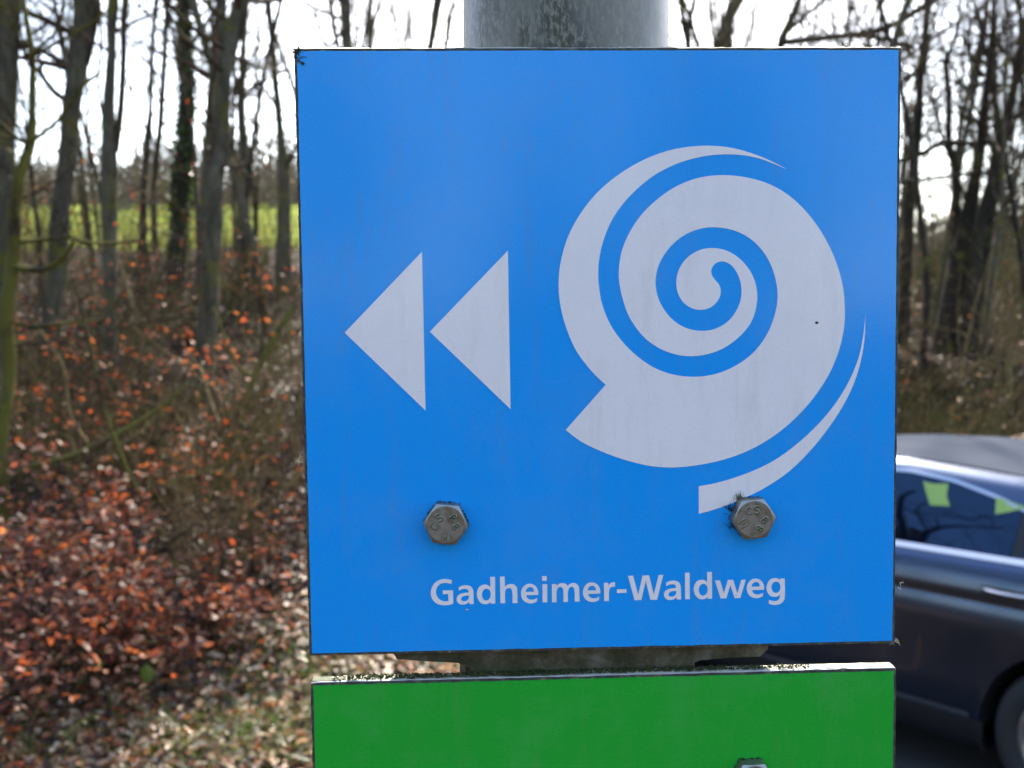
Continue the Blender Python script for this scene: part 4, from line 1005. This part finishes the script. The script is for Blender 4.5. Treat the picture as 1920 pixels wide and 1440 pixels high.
GL = {
 'G': ["510,300! 440,280 360,272 260,290 165,350 105,440 83,540 92,630 140,715 220,775 310,797 400,797 470,787 532,768! 530,498! 320,502! 325,577! 430,575! 437,712! 360,718 290,700 225,645 190,570 188,500 215,430 270,375 340,355 420,357 497,375!"],
 'a': ["640,440! 700,410 780,397 860,410 915,455 935,530 938,650 942,775! 855,775! 848,730! 800,768 730,785 660,775 610,725 598,670 620,610 680,570 760,550 838,545! 835,510 810,478 760,470 700,480 645,507!", "845,607! 780,608 720,625 692,665 700,705 745,718 800,705 840,660"],
 'd': ["1270,230! 1368,230! 1372,765! 1280,765! 1278,728! 1235,765 1170,778 1090,755 1030,680 1003,590 1018,490 1070,415 1150,385 1220,395 1272,435!", "1195,468 1140,490 1110,550 1108,610 1130,670 1175,703 1230,690 1270,640 1282,580 1272,520 1240,480"],
 'h': ["1465,225! 1560,222! 1565,430! 1610,390 1680,373 1750,385 1800,435 1812,510 1818,755! 1718,757! 1712,530 1690,470 1640,455 1590,480 1570,530 1572,758! 1475,760!"],
 'e': ["525,592! 525,530 505,460 455,400 385,370 300,375 225,430 185,510 180,590 205,670 260,730 340,758 420,755 500,722! 505,650! 440,680 370,685 310,655 280,600!", "272,530! 440,527! 430,480 400,445 350,437 300,465 280,500"],
 'i': ["608,378! 705,376! 707,740! 612,742!"], 'dot': ["600,215! 695,215! 697,308! 602,310!"],
 'm': ["797,375! 885,372! 893,408! 940,370 1000,355 1070,365 1118,412! 1160,370 1230,350 1290,370 1335,425 1343,500 1352,722! 1255,727! 1250,510 1235,450 1190,428 1145,455 1120,520 1120,732! 1028,735! 1025,510 1010,455 965,432 915,460 895,520 892,737! 800,740!"],
 'r': ["130,350! 215,347! 222,400! 260,360 300,340 355,337! 352,430! 300,430 255,455 237,510 232,712! 137,717!"],
 '-': ["390,480! 585,477! 587,550! 393,555!"],
 'W': ["612,210! 715,205! 818,590! 905,203! 1035,200! 1130,585! 1225,195! 1320,190! 1195,690! 1063,692! 968,310! 880,695! 745,698!"],
 'l': ["1752,147! 1847,145! 1850,675! 1757,678!"],
 'w': ["432,302! 535,302! 612,555! 690,290! 797,290! 880,560! 958,290! 1050,288! 940,655! 828,657! 740,400! 660,660! 545,662!"],
 'g': ["1740,262! 1830,260! 1828,640 1805,710 1750,765 1670,790 1580,790 1505,765! 1515,690! 1580,710 1640,715 1700,690 1728,640 1732,585! 1690,620 1620,632 1540,610 1485,545 1463,460 1480,370 1530,290 1610,255 1690,262 1735,295!", "1655,328 1600,345 1568,400 1565,460 1590,520 1640,552 1690,540 1725,500 1740,440 1730,375 1700,338"],
}
for g_, x0, dx, dy in [('G',800,0,0),('a',800,0,0),('d',800,0,0),('h',800,0,0),('e',960,0,0),('i',960,0,0),('dot',960,0,0),('m',960,0,0),('e',960,1240,-27),('r',1120,0,0),('-',1120,0,0),('W',1120,0,0),('a',1120,734,-92),('l',1120,0,0),('d',1300,-996,-97),('w',1300,0,0),('e',1300,890,-103),('g',1300,0,0)]:
    loops = []
    for s in GL[g_]:
        p, c = parse(s); q = crspline(p, c, 4)
        loops.append([on_sign(x0 + (a + dx) / 10.667, 1060 + (b + dy) / 10.667, YP) for a, b in q])
    poly_fill('letter', loops, YP, M['white'], blue)

GC = [(582,1281.5),(1681,1253.5)]
p0, p1 = on_sign(*GC[0]), on_sign(*GC[1])
ax = np.array(p1) - np.array(p0); L_ = np.linalg.norm(ax); ax /= L_; dn = np.array([ax[1], -ax[0]])
GPc = [p0, p1, tuple(np.array(p1) + dn * .2), tuple(np.array(p0) + dn * .2)]
gc_ = np.mean(GPc, axis=0)
green = empty('green_sign', (gc_[0], 0, gc_[1]), 'plain green sign below the blue one, moss along its top edge', 'sign')
slab('board', GPc, .0004, TH + .0004, M['edge'], green, 60, .00007, 3)
slab('face_film', inset(GPc, .0009), 0, .0012, M['green'], green, 60, .00004, 4)
def topstrip(y0, y1, up_, mat, nm, a=0., b=1., n=80, rough=.0001, seed=0):
    rg = np.random.default_rng(seed); V = []
    for i in range(n + 1):
        q = np.array(p0) + ax * L_ * (a + (b - a) * i / n) - dn * 0; z = q - dn * (up_ + abs(rg.normal(0, rough)))
        z2 = q - dn * (up_ + abs(rg.normal(0, rough))); bz = q + dn * .0003
        V += [(q[0], y0, bz[1]), (z[0], y0, z[1]), (z2[0], y1, z2[1]), (q[0], y1, bz[1])]
    F_ = [(i * 4 + j, (i + 1) * 4 + j, (i + 1) * 4 + j + 1, i * 4 + j + 1) for i in range(n) for j in range(3)]
    return mesh_obj(nm, V, F_, mat, green)
M['alu'] = simple('aluminium_skin', (.62,.63,.66), .4, .3)
topstrip(.0005, .0010, .0002, M['alu'], 'metal_skin', .002, .998)
topstrip(.0011, TH + .0002, .00035, M['topedge'], 'top_edge', .002, .998, seed=3)
# moss and grime crumbs along the edges
def crumbs(name, pts, size, mat, parent, seed):
    rg = np.random.default_rng(seed); g = G()
    for p in pts:
        s = size * rg.uniform(.4, 1.4); a = rg.normal(0, 1, (4, 3)) * s
        g.add([tuple(np.array(p) + k_) for k_ in a], [(0,1,2),(0,2,3),(0,3,1),(1,3,2)])
    o = g.obj(name, mat, parent); tag(o, kind='stuff'); return o
rg = np.random.default_rng(8)
P_ = []
for i in range(2600):
    t = rg.beta(1.2, 1.3) * .82 + .035; q = np.array(p0) + ax * L_ * t - dn * .0006; P_.append((q[0], rg.uniform(.0014, TH), q[1]))
crumbs('moss', P_, .00035, M['moss'], green, 1)
def burr_mat():
    m, N, L, B = new_mat('edge_burr'); B.inputs['Base Color'].default_value = (.75,.72,.66,1); B.inputs['Roughness'].default_value = .6
    tr = N.new('ShaderNodeBsdfTranslucent'); tr.inputs[0].default_value = (.8,.76,.66,1)
    mx = N.new('ShaderNodeMixShader'); mx.inputs[0].default_value = .6
    L.new(B.outputs[0], mx.inputs[1]); L.new(tr.outputs[0], mx.inputs[2]); L.new(mx.outputs[0], N['Material Output'].inputs[0]); return m
M['burr'] = burr_mat(); rb2 = np.random.default_rng(5); V = []; nb = 220
for i in range(nb + 1):
    q = np.array(BP[0]) * (1 - i / nb) + np.array(BP[1]) * (i / nb); hgt = .00022 + abs(rb2.normal(0, .00012)) + .0002 * (math.sin(i * .11) > .2)
    V += [(q[0], .0008, q[1] - .0001), (q[0], .0009, q[1] + hgt)]
mesh_obj('edge_burr', V, [(2 * i, 2 * i + 2, 2 * i + 3, 2 * i + 1) for i in range(nb)], M['burr'], blue)
P_ = []
for i in range(520):                                  # left and bottom edge of the blue panel
    e = rg.integers(0, 4); t = rg.uniform(0, 1)
    a, b = [(0, 3), (0, 3), (3, 2), (1, 2)][e]; q = np.array(BP[a]) * (1 - t) + np.array(BP[b]) * t
    P_.append((q[0], rg.uniform(.0003, .004), q[1]))
crumbs('grime', P_, .00022, M['dirt'], blue, 2)
P_ = []
for (u, v, n_, s) in [(556,98,40,4),(562,108,14,4),(566,118,6,3),(1500,1330,0,1)]:
    for i in range(n_): a = on_sign(u + rg.normal(0, s), v + rg.normal(0, s)); P_.append((a[0], -.0001, a[1]))
crumbs('corner_moss', P_, .00035, M['moss'], blue, 3)
# bolts
def _arc(cx_, cy_, rx, ry_, a0, a1, n=12): return [(cx_ + rx * math.cos(math.radians(a0 + (a1 - a0) * i / n)), cy_ + ry_ * math.sin(math.radians(a0 + (a1 - a0) * i / n))) for i in range(n + 1)]
STROKES = {'C': [_arc(0, 0, .42, .5, 50, 310)], 'S': [_arc(0, .25, .33, .25, 30, 270, 10) + _arc(0, -.25, .33, .25, 90, -150, 10)],
           '8': [_arc(0, .25, .28, .24, 0, 360, 12), _arc(0, -.25, .32, .26, 0, 360, 12)], 'M': [[(-.4, -.5), (-.4, .5), (0, -.15), (.4, .5), (.4, -.5)]], '.': [[(-.05, 0), (.05, 0)]]}
def bolt(parent, u, v, rot, letters, seed):
    AF = .0130; Rr = AF / 2 / math.cos(PI / 6); H = .0053
    c = on_sign(u, v, -H); cx, cz = c
    be = bpy.data.objects.new('bolt', None); col.objects.link(be); be.parent = parent; be.location = Vector((cx, -.0002, cz)) - Vector(parent.location)
    V = []; F_ = []; n = 72
    def hexr(a):
        a = (a - rot) % (PI / 3) - PI / 6; return AF / 2 / math.cos(a)
    rows = [(0, 1, 0), (H * .80, 1, 1), (H, .93, 2)]
    for j in range(n):
        a = 2 * PI * j / n; rh = hexr(a); 
        cham = max(0, rh - AF / 2 * .985) * .58
        V += [(cx + rh * math.cos(a), -.0002, cz + rh * math.sin(a)), (cx + rh * math.cos(a), -(H - cham - .0001), cz + rh * math.sin(a)),
              (cx + AF / 2 * .955 * math.cos(a), -H + .00005, cz + AF / 2 * .955 * math.sin(a)), (cx + AF / 2 * .93 * math.cos(a), -H - .00008, cz + AF / 2 * .93 * math.sin(a))]
    F_ = [(i * 4 + k_, ((i + 1) % n) * 4 + k_, ((i + 1) % n) * 4 + k_ + 1, i * 4 + k_ + 1) for i in range(n) for k_ in range(3)]
    F_.append(tuple(i * 4 + 3 for i in range(n)))
    ho = mesh_obj('bolt_head', V, F_, M['steel'], be); ho.data.materials.append(M['steel_bright'])
    for p in ho.data.polygons:
        if len(p.vertices) == 4 and (p.index % 3) == 1: p.material_index = 1
    # dirt ring where the head meets the film
    P_ = []
    r2 = np.random.default_rng(seed)
    for i in range(170):
        a = r2.uniform(0, 2 * PI); rr_ = hexr(a) + abs(r2.normal(0, .00016)); P_.append((cx + rr_ * math.cos(a), -.0003, cz + rr_ * math.sin(a)))
    crumbs('dirt_ring', P_, .00020, M['dirt'], be, seed)
    for ch, ang, rad, r_ in letters:
        x = cx + rad * math.cos(math.radians(ang)); z = cz + rad * math.sin(math.radians(ang)); ca_, sa = math.cos(math.radians(r_)), math.sin(math.radians(r_))
        for mat, rw, dy in ((M['stamp'], .00040, -.00002), (M['stamp_dirt'], .00021, -.00026)):
            P3 = []
            for st in STROKES[ch]:
                q = np.array([(x + (a * ca_ - b * sa) * .0025, -H - .00008 + dy, z + (a * sa + b * ca_) * .0025) for a, b in st])
                P3.append((q, np.full(len(q), rw)))
            v, f = tubes(P3, (0, 1, 0)); v[:, 1] = -H - .00008 + dy + (v[:, 1] - (-H - .00008 + dy)) * .45
            mesh_obj('stamped_mark', v, f, mat, be, True)
LFT = [('C', 184, .0037, 60), ('S', 132, .0033, 35), ('8', 45, .0033, -50), ('8', -12, .0034, -62), ('M', 265, .0040, 0)]
RGT = [('C', 122, .0034, 5), ('S', 78, .0033, -5), ('8', -5, .0034, -55), ('8', -62, .0035, -115), ('M', 200, .0040, 120), ('.', -33, .0040, -90)]
bolt(blue, 836, 984, math.radians(-6), LFT, 31); bolt(blue, 1414.7, 974, math.radians(4), RGT, 32)
bolt(green, 1415, 1470, math.radians(1), RGT, 33); bolt(green, 838, 1497, math.radians(8), LFT, 34)
clamp(1243, 820); clamp(1700, 1320)
# moss tuft at the right bolt, fibres on the edges, specks
def fibres(name, c, n, L0, mat, parent, ang, seed, sp=.5, r_=.00007):
    rg = np.random.default_rng(seed); br = []
    for i in range(n):
        q = np.array([c[0] + rg.normal(0, .0008), -.0002, c[1] + rg.normal(0, .0006)]); a = ang + rg.normal(0, sp)
        e1 = q + np.array([math.cos(a), -.25, math.sin(a)]) * L0 * rg.uniform(.3, .6); a += rg.normal(0, .5)
        e2 = e1 + np.array([math.cos(a), -.2, math.sin(a)]) * L0 * rg.uniform(.2, .6)
        br.append((np.array([q, e1, e2]), np.array([r_, r_, r_ * .5])))
    v, f = tubes(br); o = mesh_obj(name, v, f, mat, parent); tag(o, kind='stuff'); return o
M['mossy'] = simple('moss_strands', (.16,.17,.06), .9)
fibres('moss_tuft', on_sign(1388, 936), 26, .0022, M['mossy'], blue, 1.9, 1)
fibres('moss_tuft', on_sign(1371, 955), 26, .0018, M['dirt'], blue, 2.2, 2)
fibres('moss_tuft', on_sign(1372, 985), 24, .0010, M['dirt'], blue, 3.4, 3)
fibres('edge_fibre', on_sign(562, 862), 12, .0020, M['fibre'], blue, 2.7, 4, 1.0, .00009)
fibres('edge_fibre', on_sign(552, 290), 6, .0022, M['dirt'], blue, 3.6, 5, .6)
fibres('edge_fibre', on_sign(1682, 1098), 4, .0016, M['fibre'], blue, 0.1, 6, .5)
fibres('edge_fibre', on_sign(1678, 1200), 6, .0020, M['fibre'], blue, -.3, 7, .9)
def speck(u, v, r_, mat, parent=blue, sq=.75):
    c = on_sign(u, v); V = []; n = 12
    for i in range(n): a = 2 * PI * i / n; V.append((c[0] + r_ * math.cos(a), -.0002, c[1] + r_ * sq * math.sin(a)))
    V.append((c[0], -.0006, c[1])); mesh_obj('speck', V, [((i + 1) % n, i, n) for i in range(n)], mat, parent)
speck(1531, 605, .0006, simple('brown_speck', (.06,.02,.01), .5)); speck(876, 1143, .0006, M['fibre'], blue, .5); speck(1380, 1116, .00018, M['dirt'])
for i in range(70): speck(rg.uniform(590, 1660), rg.uniform(120, 1190), rg.uniform(.00006, .00014), M['dirt'])

sc.cycles.max_bounces = 6
sc.cycles.use_denoising = True
